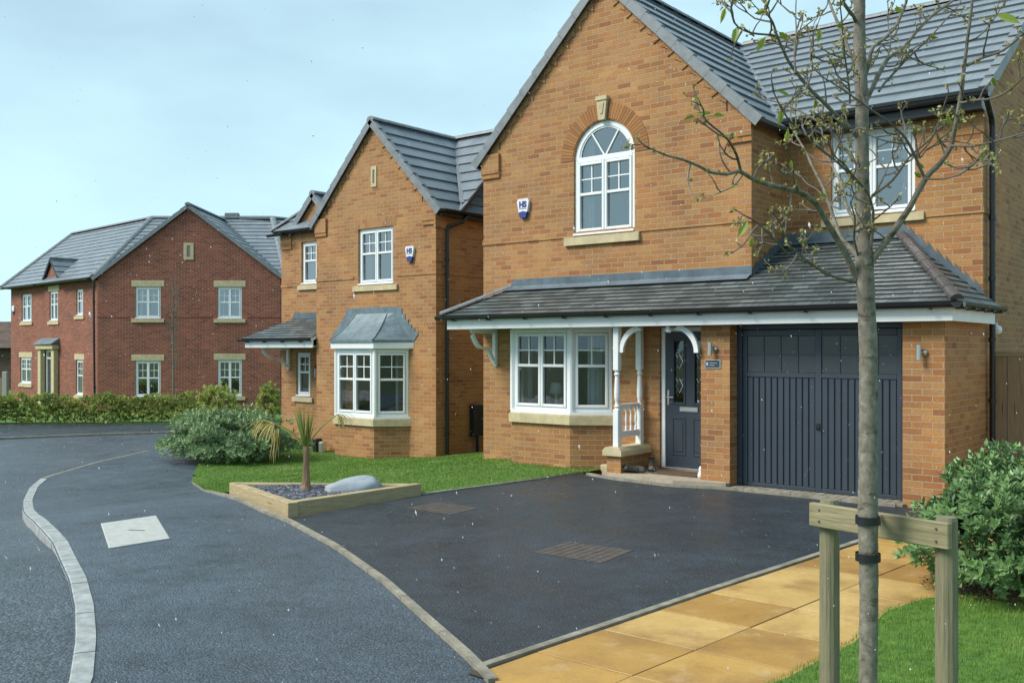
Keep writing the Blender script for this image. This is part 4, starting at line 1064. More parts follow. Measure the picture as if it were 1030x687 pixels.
# wall lamps, plate, alarm, camera
def wall_lamp(f, s, z):
    mb = MB(); P = f.P
    tube(mb, [P(s + .04, .0, z), P(s + .04, .03, z)], .038, 14); tube(mb, [P(s + .035, .02, z), P(s, .07, z)], .014, 8)
    o = obj('wall_lamp', mb, 'chrome', house, True); k = MB(); tube(k, [P(s - .0, .075, z - .085), P(s - .0, .075, z + .085)], .026, 14); obj('lamp_body', k, 'chrome', o)
wall_lamp(FG, -6.0, 1.80); wall_lamp(FG, -3.39, 1.76)
mb = MB(); box(mb, FG, -6.11, -5.88, .0, .012, 1.545, 1.665, .004); npl = obj('name_plate', mb, 'chrome', house)
mb = MB(); box(mb, FG, -6.096, -5.894, .010, .0145, 1.558, 1.652); obj('plate_face', mb, 'char', npl)
def text(body, fr, s, z, d, size, m, parent, name='lettering', align='CENTER', sx=1.0, bold=0.0):
    cu = bpy.data.curves.new(name, 'FONT'); cu.body = body; cu.size = size; cu.align_x = align; cu.extrude = .001; cu.offset = bold
    to = bpy.data.objects.new(name, cu); sc.collection.objects.link(to); bpy.context.view_layer.update()
    me = bpy.data.meshes.new_from_object(to.evaluated_get(bpy.context.evaluated_depsgraph_get())); bpy.data.objects.remove(to)
    mb = MB(); R = [fr.P(s + v.co.x * sx, d + v.co.z, z + v.co.y) for v in me.vertices]
    mb.mesh(R, [list(p.vertices) for p in me.polygons]); return obj(name, mb, m, parent)
text('8', FG, -6.07, 1.585, .0155, .06, 'alarmw', npl)
for zz, x1 in ((1.617, -5.93), (1.588, -5.965)):
    mb = MB(); box(mb, FG, -6.035, x1, .0145, .0155, zz - .004, zz + .004); obj('lettering', mb, 'chrome', npl)
def alarm_box(fr, s, z, parent, sc_=1.0, txt=True):
    k = MB(); w2, h2 = .12 * sc_, .15 * sc_
    out_ = lambda i, e: [(s - w2 * .82, z + h2), (s + w2 * .82, z + h2), (s + w2, z + h2 * .75), (s + w2 * .72, z - h2 * .35), (s + w2 * .45, z - h2), (s - w2 * .45, z - h2), (s - w2 * .72, z - h2 * .35), (s - w2, z + h2 * .75)]
    prism(k, fr, out_(0, 0), 0, .05); a = obj('alarm_box', k, 'alarmw', parent)
    k = MB(); prism(k, fr, [(s - w2 * .70, z - h2 * .42), (s + .0, z - h2 * .30), (s + w2 * .70, z - h2 * .42), (s + w2 * .46, z - h2 * 1.01), (s - w2 * .46, z - h2 * 1.01)], -.0, .054); obj('lower_cover', k, 'blue', a)
    if txt: text('HS', fr, s, z + h2 * .12, .052, .125 * sc_, 'blue', a, bold=.008); k = MB(); box(k, fr, s - w2 * .62, s + w2 * .62, .05, .0525, z - h2 * .08, z - h2 * .02); obj('lettering', k, 'blue', a)
alarm_box(F0, -9.63, 4.03, house)
k = MB(); tube(k, [F0.P(-6.62, .70, 2.10), F0.P(-6.62, .70, 2.06)], .03, 10); tube(k, [F0.P(-6.66, .68, 2.05), F0.P(-6.57, .74, 2.04)], .025, 10); obj('security_camera', k, 'alarmw', house)
k = MB(); lathe(k, (-3.05, 13.45, 1.98), [(.02, 0), (.05, .02), (.062, .06), (.05, .1), (.02, .12)], 12); tube(k, [(-3.13, 13.45, 2.12), (-3.05, 13.45, 2.1)], .03, 8); obj('security_light', k, 'alarmw', house)

# ================================================================ middle house
FM = Fr((0, 13.6), (1, 0), (0, -1)); FM2 = Fr((0, 14.4), (1, 0), (0, -1)); FMS = Fr((-13.05, 0), (0, 1), (1, 0))
mid = thing('brick_house', (-16, 15, -.4), 'narrower buff brick house with lead roofed bay window and small side canopy', 'house')
MB0 = -.6; mc = -14.84; me_z = 4.57; mrz = 6.42
wall('wall', FM, [(-16.63, MB0), (-13.05, MB0), (-13.05, me_z), (mc, mrz - .05), (-16.63, me_z)], [rect(-15.29, -14.23, 3.12, 4.28), rect(-15.4, -14.1, .4, 1.7)], mid)
wall('wall', FMS, [(13.6, MB0), (17.8, MB0), (17.8, 4.55), (13.6, 4.55)], [], mid)
wall('wall', Fr((-16.63, 0), (0, -1), (-1, 0)), rect(-14.4, -13.6, MB0, 4.55), [], mid)
wall('wall', FM2, [(-18.9, MB0), (-16.6, MB0), (-16.6, 4.55), (-16.9, 4.55), (-17.68, 5.30), (-18.46, 4.55), (-18.9, 4.55)], [rect(-18.16, -17.1, 3.3, 4.28), rect(-18.35, -17.83, .7, 1.71)], mid)
wall('wall', Fr((-18.9, 0), (0, -1), (-1, 0)), rect(-17.8, -14.4, MB0, 4.55), [], mid)
wall('wall', Fr((0, 14.5), (1, 0), (0, -1)), rect(-13.05, -12.2, MB0, 4.5), [], mid) if False else None
wall('wall', Fr((0, 17.8), (-1, 0), (0, 1)), rect(13.05, 18.9, MB0, 4.55), [], mid)
mb = MB(); box(mb, FM, -16.64, -13.04, -.02, .014, 3.25, 3.325) if False else None
box(mb, FM, -16.64, -15.42, -.02, .014, 3.25, 3.325); box(mb, FM, -14.1, -13.04, -.02, .014, 3.25, 3.325); box(mb, FM2, -18.91, -18.28, -.02, .014, 3.25, 3.325)
box(mb, FMS, 13.587, 17.8, -.02, .0135, 3.25, 3.325)
for a, b in ((-16.645, -16.28), (-13.4, -13.035)): box(mb, FM, a, b, -.02, .03, 4.22, 4.295); box(mb, FM, a, b, -.02, .045, 4.295, 4.6)
box(mb, FMS, 13.56, 13.9, -.02, .03, 4.15, 4.5); box(mb, FM2, -18.91, -18.5, -.02, .03, 4.15, 4.5)
ms_ = (mrz - me_z) / 1.79
toothed(FM, -16.63, me_z, 1, ms_, 1.7, mid); toothed(FM, -13.05, me_z, -1, ms_, 1.7, mid)
pieces('brick_course', mb, 'buff', mid)
mb = MB()
for (f, a, b, z) in ((FM, -15.36, -14.16, 4.283), (FM2, -18.2, -17.06, 4.283)):
    mb = MB(); box(mb, f, a, b, -.02, .005, z, z + .2)
    for q in range(len(mb.uv)): mb.uv[q] = [(v_ * 1.0, u__) for u__, v_ in mb.uv[q]]
    obj('brick_lintel', mb, 'buff2', mid)
window(FM, -15.29, -14.23, 3.12, 4.28, 2, mid, cur=3, seed=21, sillx=.13)
window(FM2, -18.16, -17.1, 3.3, 4.28, 2, mid, cur=1, seed=22)
window(FM2, -18.35, -17.83, .7, 1.71, 1, mid, cur=0, seed=23, glass='glass_low')
mb = MB(); 
for (a, b, c_, d_) in ((-14.88, -14.83, 5.12, 5.54), (-14.77, -14.72, 5.12, 5.54), (-14.83, -14.77, 5.12, 5.19), (-14.83, -14.77, 5.47, 5.54)): box(mb, FM, a, b, -.03, .02, c_, d_)
sl_ = obj('stone_slot', mb, 'stone', mid); mb = MB(); box(mb, FM, -14.83, -14.77, .001, .003, 5.19, 5.47); obj('slot_back', mb, 'room', sl_)
gable_roof(mc, 1.79, me_z + .06, 6.5, 13.53, 16.1, mid)
# rear wing with ridge along x
mb, un = MB(), MB(); s2 = (6.5 - 4.5) / (16.1 - 14.15); l_ = math.hypot(16.1 - 14.15, 2.0)
roof_plane(mb, un, (-14.8, 14.15, 4.5), (-12.9, 14.15, 4.5), (0, 1, s2), l_, .34); roof_plane(mb, un, (-19.0, 14.2, 4.55), (-14.8, 14.2, 4.55), (0, 1, s2), l_, .34, left=lambda t: t / l_ * 2.2); roof_plane(mb, un, (-19.0, 18.0, 4.55), (-19.0, 14.2, 4.55), (2.2, 0, 1.95), sqrt(2.2 ** 2 + 1.95 ** 2), .34, left=lambda t: t / 2.94 * 1.9, right=lambda t: t / 2.94 * 1.9); roof_plane(mb, un, (-12.9, 18.05, 4.5), (-19.0, 18.05, 4.5), (0, -1, s2), l_, .34, right=lambda t: t / l_ * 2.2)
o = obj('roof', mb, 'roof', mid); obj('soffit', un, 'black', o)
c = MB(); capline(c, (-16.8, 16.1, 6.5), (-12.85, 16.1, 6.5), .11); capline(c, (-19.02, 14.2, 4.58), (-16.8, 16.1, 6.5), .08); obj('ridge', c, 'cap', o)
valley((-13.0, 14.3, 4.68), (mc, 16.1, 6.48), o)
gable_roof(-17.68, .78, 4.60, 5.38, 14.33, 15.3, mid, .1, .3)
gutter(FMS, 13.6, 17.8, .20, 4.50, mid); mb = MB(); box(mb, FMS, 13.62, 17.8, .001, .14, 4.38, 4.52); obj('fascia', mb, 'black', mid)
gutter(FM2, -19.1, -18.5, .25, 4.50, mid); gutter(FM, -16.95, -16.7, -.05, 4.46, mid)
pipe([(-12.87, 14.35, 4.45), (-12.9, 14.2, 4.3), (-12.99, 13.88, 4.18), (-12.99, 13.86, 4.1), (-12.99, 13.86, -.4)], mid, .036, 4)
k = MB(); box(k, FMS, 14.55, 14.85, 0.02, .16, .05, .68, .01); uo = obj('flue_box', k, 'black', mid); k = MB(); tube(k, [(-12.95, 14.7, .05), (-12.95, 14.7, -.5)], .035, 8); obj('waste_pipe', k, 'black', uo)
alarm_box(FM, -13.73, 3.68, mid)
# bay with lead roof
b2 = bay(FM, -15.42, -14.26, .5, (.42, .48), .46, 1.78, mid, MB0, 'buff')
def lead_roof(F_, sl, sr, proj, cham, z0, z1, parent):
    base = [(sl - cham[0] - .12, 0), (sl - .06, proj + .10), (sr + .06, proj + .10), (sr + cham[1] + .12, 0)]
    top = [(sl - .02, 0), (sl + .12, .06), (sr - .1, .06), (sr + .06, 0)]
    mb = MB(); n = 8
    def prof(t): return (1 - t) , z0 + (z1 - z0) * (t ** 1.35 * .35 + t ** 1.0 * .65 if False else (t * .55 + t * t * .45))
    rings = []
    for i in range(n + 1):
        t = i / n; z = z0 + (z1 - z0) * (.55 * t + .45 * t * t)
        rings.append([(b[0] + (p[0] - b[0]) * t, b[1] + (p[1] - b[1]) * t, z) for b, p in zip(base, top)])
    for i in range(n):
        for k in range(3):
            a, b, c, d = rings[i][k], rings[i][k + 1], rings[i + 1][k + 1], rings[i + 1][k]
            mb.face([F_.P(*a), F_.P(*b), F_.P(*c), F_.P(*d)])
    for k in range(3): a, b = base[k], base[k + 1]; mb.face([F_.P(a[0], a[1], z0 - .05), F_.P(b[0], b[1], z0 - .05), F_.P(b[0], b[1], z0), F_.P(a[0], a[1], z0)])
    mb.face([F_.P(*r) for r in rings[-1]])
    mb.face([F_.P(b[0], b[1], z0 - .05) for b in base])
    for k in (1, 2): tube(mb, [F_.P(*r[k]) for r in rings], .018, 8)
    o = obj('lead_roof', mb, 'lead', parent, False)
    k = MB(); 
    box(k, F_, top[0][0] - .03, top[3][0] + .03, .004, .012, z1 - .03, z1 + .13)
    for sg, A_, B_ in ((-1, base[0], top[0]), (1, base[3], top[3])):
        N_ = 6; lo = []; hi = []
        for i in range(N_ + 1):
            t = i / N_; z = z0 + (z1 - z0) * (.55 * t + .45 * t * t); sx = A_[0] + (B_[0] - A_[0]) * t; lo.append((sx, z - .04))
            if i: hi.append((sx + sg * .13 + (lo[-2][0] - sx) * 1.0, z + .10))
            hi.append((sx + sg * .13, z + .10)) if i < N_ else hi.append((sx + sg * .02, z + .13))
        prism(k, F_, lo + hi[::-1], .004, .013)
    obj('flashing', k, 'lead', o)
    k = MB(); b3 = [(p[0] * 1.0, max(0, p[1] - .025)) for p in base]; prism(k, F_, b3, z0 - .17, z0 - .052, axis='z'); obj('fascia', k, 'paint', o)
lead_roof(FM, -15.42, -14.26, .5, (.42, .48), 1.98, 2.52, b2)
# side canopy
mb, un = MB(), MB(); roof_plane(mb, un, (-19.15, 13.45, 2.03), (-16.64, 13.45, 2.03), (0, 1, .5), .95 * sqrt(1.25), .125, left=lambda t: t / sqrt(1.25) * .8)
roof_plane(mb, un, (-19.15, 14.4, 2.03), (-19.15, 13.45, 2.03), (1, 0, .5 / .8), .76 * sqrt(1 + .39), .125, right=lambda t: t / sqrt(1.39) / .8)
cr_ = obj('canopy_roof', mb, 'slate', mid); obj('soffit', un, 'paint', cr_)
mb = MB(); mb.face([(-18.5, 14.385, 2.48), (-16.64, 14.385, 2.48), (-16.64, 14.385, 2.64), (-18.4, 14.385, 2.64)]); obj('flashing', mb, 'flash', cr_)
mb = MB(); FC = Fr((0, 13.5), (1, 0), (0, -1)); box(mb, FC, -19.08, -16.64, -.02, 0, 1.83, 1.98); box(mb, FC, -19.08, -16.64, -.9, -.022, 1.85, 1.865); obj('fascia', mb, 'paint', mid)
gutter(FC, -19.25, -16.66, .06, 2.02, mid, .05, 4)
bracket(FM2, -18.6, 1.85, mid, .78, .5)
def lantern(f, s, z, parent):
    mb = MB(); c = f.P(s, .13, z); lathe(mb, c, [(.01, -.17), (.035, -.15), (.05, -.13)], 6); lathe(mb, c, [(.065, .08), (.05, .13), (.012, .18), (.008, .21)], 6)
    for k in range(6):
        a = 2 * pi * k / 6; tube(mb, [(c.x + .05 * cos(a), c.y + .05 * sin(a), c.z - .13), (c.x + .06 * cos(a), c.y + .06 * sin(a), c.z + .08)], .006, 5)
    tube(mb, [f.P(s, 0, z - .05), f.P(s, .05, z - .12), f.P(s, .11, z - .15)], .012, 6); o = obj('wall_lantern', mb, 'black', parent); k = MB(); lathe(k, c, [(.045, -.13), (.056, .08)], 6); obj('lantern_glass', k, 'glass', o)
lantern(FM2, -17.45, 1.27, mid)
k = MB(); box(k, FM2, -17.5, -17.4, 0, .04, .85, 1.0, .006); obj('key_safe', k, 'chrome', mid)

# ================================================================ red house (frame turned square to the view)
u_ = (cos(TH), sin(TH)); n_ = (sin(TH), -cos(TH)); nf = (-sin(TH), cos(TH))
def cw(X, Z): return (u_[0] * X + nf[0] * Z, u_[1] * X + nf[1] * Z)
FRD = Fr(cw(0, 37), u_, n_)
red = thing('brick_house', (*cw(-12, 39), -.55), 'red brick corner house with wide gable and stone lintels behind the hedge', 'house')
RB = -.8; re = 4.53; rx0, rx1, rc = -15.8, -8.83, -12.32; ra = 7.15
hl = [rect(-14.37, -13.40, 2.96, 4.17), rect(-11.23, -10.30, 2.95, 4.16), rect(-14.37, -13.40, -.02, 1.35), rect(-11.23, -10.30, .0, 1.38)]
wall('wall', FRD, [(rx0, RB), (rx1, RB), (rx1, re), (rc, ra), (rx0, re)], hl, red, 'red')
for h in hl: window(FRD, h[0][0], h[1][0], h[0][1], h[2][1], 2, red, lintel=.235, sillz=.12, cur=3 if h[0][1] > 2 else 2, seed=int(h[0][0] * 7), sillx=.14, split=.52)
mb = MB(); box(mb, FRD, rx0 - .01, rx1 + .01, -.02, .014, 3.02, 3.095) if False else None
for a, b in ((rx0 - .01, -14.6), (-13.2, -11.45), (-10.1, rx1 + .01)): box(mb, FRD, a, b, -.02, .014, 3.0, 3.075)
pieces('brick_course', mb, 'red', red)
mb = MB()
for (a, b, c_, d_) in ((-12.52, -12.4, 5.2, 5.84), (-12.26, -12.14, 5.2, 5.84), (-12.4, -12.26, 5.2, 5.3), (-12.4, -12.26, 5.74, 5.84)): box(mb, FRD, a, b, -.03, .02, c_, d_)
sl_ = obj('stone_slot', mb, 'stone', red); mb = MB(); box(mb, FRD, -12.4, -12.26, .001, .004, 5.3, 5.74); obj('slot_back', mb, 'room', sl_)
# wing going back to the left
wd = Vector((-.721, .693)); A0 = Vector((-16.05, 37.45)); WL = 9.05
wo = cw(*(A0 + wd * WL)); wu = Vector(cw(*A0)) - Vector(wo); wu.normalize()
FW = Fr(wo, tuple(wu), (wu.y, -wu.x))               # s = 0 at the far left end, WL at the gable
# keep the outward side facing the camera
if FW.n.dot(Vector((-wo[0], -wo[1], 0))) < 0: FW.n = -FW.n
def sw(px):                                          # wing distance that shows at a given bearing
    t = (px - 515) / 976; # (A0.x - .721k)/(A0.y + .693k) = t
    k = (A0.x - t * A0.y) / (.721 + .693 * t); return WL - k
def zw(px, py):
    k = WL - sw(px); return EYE - (py - 351) / 976 * (A0.y + .693 * k)
wins = [(21.8, 31.7, 296, 323.6, 1), (49.9, 58.2, 293, 322.9, 1), (76.8, 83.4, 291, 317.4, 1), (20.4, 31.3, 359.6, 385.8, 2), (76.4, 83.4, 362, 397.5, 1)]
rs = []
for a, b, c_, d_, l in wins:
    m_ = (a + b) / 2; rs.append((sw(a), sw(b), zw(m_, d_), zw(m_, c_), l))
dr = (sw(46), sw(55.5), -.55, zw(51, 352))
wall('wall', FW, rect(0, WL + .2, RB, re), [rect(a, b, c_, d_) for a, b, c_, d_, l in rs] + [rect(*dr)], red, 'red')
for i, (a, b, c_, d_, l) in enumerate(rs): window(FW, a, b, c_, d_, 2 if (b - a) > .75 else 1, red, lintel=.235 if i in (1, 3, 4) else None, sillz=.12, cur=3 if i < 3 else 2, seed=30 + i, sillx=.14)
wall('wall', Fr(cw(rx0, 37), tuple(Vector(cw(*A0)) - Vector(cw(rx0, 37))), n_), rect(0, (Vector(cw(*A0)) - Vector(cw(rx0, 37))).length + .1, RB, re), [], red, 'red')
mb = MB(); box(mb, FW, dr[0] + .1, dr[1] - .1, -.12, -.06, -.5, dr[3] - .3); dd_ = obj('door', mb, 'char', red); mb = MB(); box(mb, FW, dr[0] + .3, dr[1] - .35, -.06, -.05, .4, 1.3); obj('pane', mb, 'glass', dd_)
mb = MB(); box(mb, FW, dr[0], dr[0] + .1, -.12, -.02, -.55, dr[3]); box(mb, FW, dr[1] - .1, dr[1], -.12, -.02, -.55, dr[3]); box(mb, FW, dr[0] + .1, dr[1] - .1, -.12, -.02, dr[3] - .1, dr[3]); box(mb, FW, dr[0] + .1, dr[1] - .1, -.1, -.03, dr[3] - .38, dr[3] - .3); obj('door_frame', mb, 'upvc', red)
mb = MB(); box(mb, FW, dr[0] - .36, dr[0] - .05, 0, .2, -.6, dr[3] + .02, .02); box(mb, FW, dr[1] + .05, dr[1] + .36, 0, .2, -.6, dr[3] + .02, .02); box(mb, FW, dr[0] - .42, dr[1] + .42, 0, .28, dr[3] + .02, dr[3] + .22, .02); sd_ = obj('door_surround', mb, 'stone', red)
mb = MB(); prism(mb, FW, [(0, dr[3] + .5), (.36, dr[3] + .24), (0, dr[3] + .24)], dr[0] - .46, dr[1] + .46, axis='s'); obj('canopy', mb, 'lead', sd_)
k = MB(); alarm_box(FW, sw(14), 3.55, red, 1.2, False)
FWL = Fr(wo, (-FW.n.x, -FW.n.y), (-FW.u.x, -FW.u.y))
wall('wall', Fr((wo[0] - FW.n.x * 8, wo[1] - FW.n.y * 8), (FW.n.x, FW.n.y), (-FW.u.x, -FW.u.y)), rect(0, 8, RB, re), [], red, 'red')
FRR = Fr(cw(rx1, 37), nf, u_); wall('wall', FRR, rect(0, 9.2, RB, re), [], red, 'red')
# roofs of the red house, in view-square coordinates
def cwp(X, Z, z): a = cw(X, Z); return Vector((a[0], a[1], z))
def poly_roof(mb, un, pts, gauge=.34):
    """planar roof face: pts[0]->pts[1] is the eave, the rest goes round; tiled by clipping courses."""
    P = [Vector(p) for p in pts]; u = (P[1] - P[0]).normalized(); nr = None
    for q in P[2:]:
        nr = u.cross(q - P[0])
        if nr.length > 1e-3: break
    nr.normalize(); nr = nr if nr.z > 0 else -nr; up = nr.cross(u); up = up if up.z > 0 else -up
    Q = [((p - P[0]).dot(u), (p - P[0]).dot(up)) for p in P]; tmax = max(q[1] for q in Q)
    def span(t):
        xs = []
        for i in range(len(Q)):
            a, b = Q[i], Q[(i + 1) % len(Q)]
            if (a[1] - t) * (b[1] - t) <= 0 and abs(a[1] - b[1]) > 1e-9: xs.append(a[0] + (b[0] - a[0]) * (t - a[1]) / (b[1] - a[1]))
        return (min(xs), max(xs)) if xs else None
    n = math.ceil(tmax / gauge)
    for i in range(n):
        t0, t1 = i * gauge + 1e-4, min((i + 1) * gauge, tmax) - 1e-4
        a, b = span(t0), span(t1)
        if not a or not b: continue
        p = lambda s, t, h: P[0] + u * s + up * t + nr * h
        mb.face([p(a[0], t0, .03), p(a[1], t0, .03), p(b[1], t1, .004), p(b[0], t1, .004)], [(a[0], t0), (a[1], t0), (b[1], t1), (b[0], t1)])
        mb.face([p(a[0], t0, -.01), p(a[1], t0, -.01), p(a[1], t0, .03), p(a[0], t0, .03)], [(a[0], t0)] * 4)
    if un is not None:
        top = [p - nr * .015 for p in P]; lo = [p - nr * .08 for p in P]; un.face(top); un.face(lo[::-1])
        for i in range(len(P)): un.face([top[i], lo[i], lo[(i + 1) % len(P)], top[(i + 1) % len(P)]])
RT = 7.38
mb, un = MB(), MB()
J = (-15.45, 41.6); K_ = (-10.25, 41.6); LH = (-15.45 - .721 * 8.3, 41.6 + .693 * 8.3)
E1 = (-16.05, 36.9); E2 = (-8.6, 36.95)
pts_e = A0 + wd * (WL + .35)
nW = Vector((-.693, -.721)); ER0 = A0 + nW * .3 - wd * .1; EL = Vector((pts_e.x, pts_e.y)) + nW * .3; ER = Vector(A0) + nW * .3 + Vector((.25, 0))
poly_roof(mb, un, [cwp(E1[0], E1[1] + .35, re + .15), cwp(E2[0], E2[1] + .35, re + .15), cwp(K_[0], K_[1], RT), cwp(J[0], J[1], RT)])
poly_roof(mb, un, [cwp(EL.x, EL.y, re + .0), cwp(ER0.x, ER0.y, re + .0), cwp(J[0], J[1], RT), cwp(LH[0], LH[1], RT)])
bk = Vector((.693, .721)) * 8.6
poly_roof(mb, un, [cwp(EL.x + bk.x, EL.y + bk.y, re), cwp(EL.x, EL.y, re), cwp(LH[0], LH[1], RT)])
poly_roof(mb, un, [cwp(-8.6, 37.3, re + .1), cwp(-2.05, 42.96, re + .1), cwp(-6.09, 45.2, RT), cwp(K_[0], K_[1], RT)])
poly_roof(mb, un, [cwp(-5, 47, re), cwp(-15.3, 47, re), cwp(-15.3, 41.65, RT), cwp(-10.3, 41.65, RT), cwp(-5.0, 46.5, RT - .1)]) if False else poly_roof(mb, un, [cwp(-9.0, 47, re), cwp(-16, 47, re), cwp(-15.4, 41.65, RT), cwp(-10.3, 41.65, RT)])
bw = wd * -5.4; q0 = Vector(J) + Vector((.693, .721)) * 4.6; q1 = Vector(LH) + Vector((.693, .721)) * 4.6
poly_roof(mb, un, [cwp(q0.x, q0.y, re), cwp(q1.x, q1.y, re), cwp(LH[0], LH[1], RT), cwp(J[0], J[1], RT)])
o = obj('roof', mb, 'roof', red); obj('soffit', un, 'black', o)
c = MB(); capline(c, cwp(*J, RT + .02), cwp(*K_, RT + .02), .13); capline(c, cwp(-16.0, 37.1, re + .03), cwp(*J, RT + .02), .14); capline(c, cwp(*LH, RT + .02), cwp(*J, RT + .02), .12); capline(c, cwp(EL.x, EL.y, re + .03), cwp(*LH, RT + .02), .12)
capline(c, cwp(-8.7, 37.3, re + .13), cwp(*K_, RT + .02), .14); capline(c, cwp(*K_, RT + .02), cwp(-6.09, 45.2, RT + .02), .12); obj('ridge', c, 'cap', o)
k = MB(); box(k, Fr(cw(0, 41.6), u_, n_), -12.3, -11.7, -.12, .12, RT, RT + .24, .03); obj('ridge_vent', k, 'cap', o)
# front gable roof slopes
mb, un = MB(), MB(); AP = 7.28
poly_roof(mb, un, [cwp(-16.1, 41.6, re - .05), cwp(-16.1, 36.9, re - .05), cwp(rc, 36.9, AP), cwp(rc, 41.6, AP)]) if False else None
poly_roof(mb, un, [cwp(rx0 - .2, 40.2, re - .05), cwp(rx0 - .2, 36.9, re - .05), cwp(rc, 36.9, AP), cwp(rc, 41.5, AP)])
poly_roof(mb, un, [cwp(rx1 + .25, 36.9, re - .08), cwp(rx1 + .25, 40.2, re - .08), cwp(rc, 41.5, AP), cwp(rc, 36.9, AP)])
o = obj('roof', mb, 'roof', red); obj('soffit', un, 'black', o)
v = MB(); nv = Vector((n_[0], n_[1], 0)); verge(v, cwp(rx0 - .2, 36.88, re - .05), cwp(rc, 36.88, AP), n_out=nv); verge(v, cwp(rx1 + .25, 36.88, re - .08), cwp(rc, 36.88, AP), n_out=nv); obj('verge', v, 'cap', o)
c = MB(); capline(c, cwp(rc, 36.85, AP), cwp(rc, 41.5, AP), .12); obj('ridge', c, 'cap', o)
# little gable on the wing
gs = (sw(42.6) + sw(62.6)) / 2; gw = (sw(62.6) - sw(42.6)) / 2; gz = zw(52, 260)
mb = MB(); prism(mb, FW, [(gs - gw * .86, re - .05), (gs + gw * .86, re - .05), (gs, gz - .15)], -.1, .0); gb = obj('wall_gable', mb, 'red', red)
mb, un = MB(), MB()
poly_roof(mb, un, [FW.P(gs - gw, -2.4, re - .03), FW.P(gs - gw, .1, re - .03), FW.P(gs, .1, gz), FW.P(gs, -2.4, gz)]); poly_roof(mb, un, [FW.P(gs + gw, .1, re - .03), FW.P(gs + gw, -2.4, re - .03), FW.P(gs, -2.4, gz), FW.P(gs, .1, gz)])
o = obj('roof', mb, 'roof', red); obj('soffit', un, 'black', o)
c = MB(); capline(c, FW.P(gs, .12, gz), FW.P(gs, -2.4, gz), .08); obj('ridge', c, 'cap', o)
gutter(FW, -.3, gs - gw, .34, re - .02, red); gutter(FW, gs + gw, WL + .1, .34, re - .02, red)
pipe([cwp(-16.0, 37.1, re - .1), cwp(-16.0, 37.2, -.5)], red, .04, 3); pipe([cwp(-8.75, 36.93, re - .15), cwp(-8.75, 36.93, -.5)], red, .04, 3)

# far brown house beyond the wing and its fence post
far = thing('brick_house', (*cw(-36, 62), -.6), 'dark brown brick house with brown roof at the far left edge', 'house')
ff = Fr(cw(0, 60), u_, n_); wall('wall', ff, [(-40, -.9), (-29.6, -.9), (-29.6, 1.9), (-40, 1.9)], [], far, 'farwall')
mb, un = MB(), MB(); poly_roof(mb, un, [cwp(-41, 59.6, 1.85), cwp(-29.3, 59.6, 1.85), cwp(-30.2, 64, 3.6), cwp(-40, 64, 3.6)]); o = obj('roof', mb, 'farroof', far); obj('soffit', un, 'black', o)
wall('wall', Fr(cw(-29.6, 60), nf, u_), rect(0, 8, -.9, 1.9), [], far, 'farwall')
mb = MB(); fp = Fr(cw(0, 45), u_, n_); box(mb, fp, -23.6, -23.38, -.1, .1, -.7, .75, .02); 
tag(obj('fence_post', mb, 'cover'), 'pale concrete fence post at the far left beside the red brick house', 'fence post')
mb = MB()
for i in range(14): box(mb, fp, -26.3 + i * .19, -26.3 + i * .19 + .17, -.03, 0, -.7, .45 + .01 * (i % 3))
tag(obj('garden_fence', mb, 'fence'), 'low brown board fence at the far left behind the hedge', 'fence')

# side fence beside the garage wall
fe = thing('wooden_fence', (-1.9, 13.7, 0), 'brown knotty board fence running from the side wall of the house', 'fence')
ffn = Fr((0, 13.62), (1, 0), (0, -1)); rnd = random.Random(9)
for i in range(22):
    x = -3.11 + i * .145; mb = MB(); box(mb, ffn, x, x + .14, -.02, .0 + .008 * (i % 2), .03, 1.72 + rnd.uniform(-.004, .004), .004); obj('board', mb, 'fence', fe)
mb = MB(); box(mb, ffn, -3.12, .08, -.06, -.021, .3, .38); box(mb, ffn, -3.12, .08, -.06, -.021, 1.4, 1.48); box(mb, ffn, -3.12, .08, -.05, .03, 1.73, 1.765, .005); obj('rail', mb, 'fence', fe)
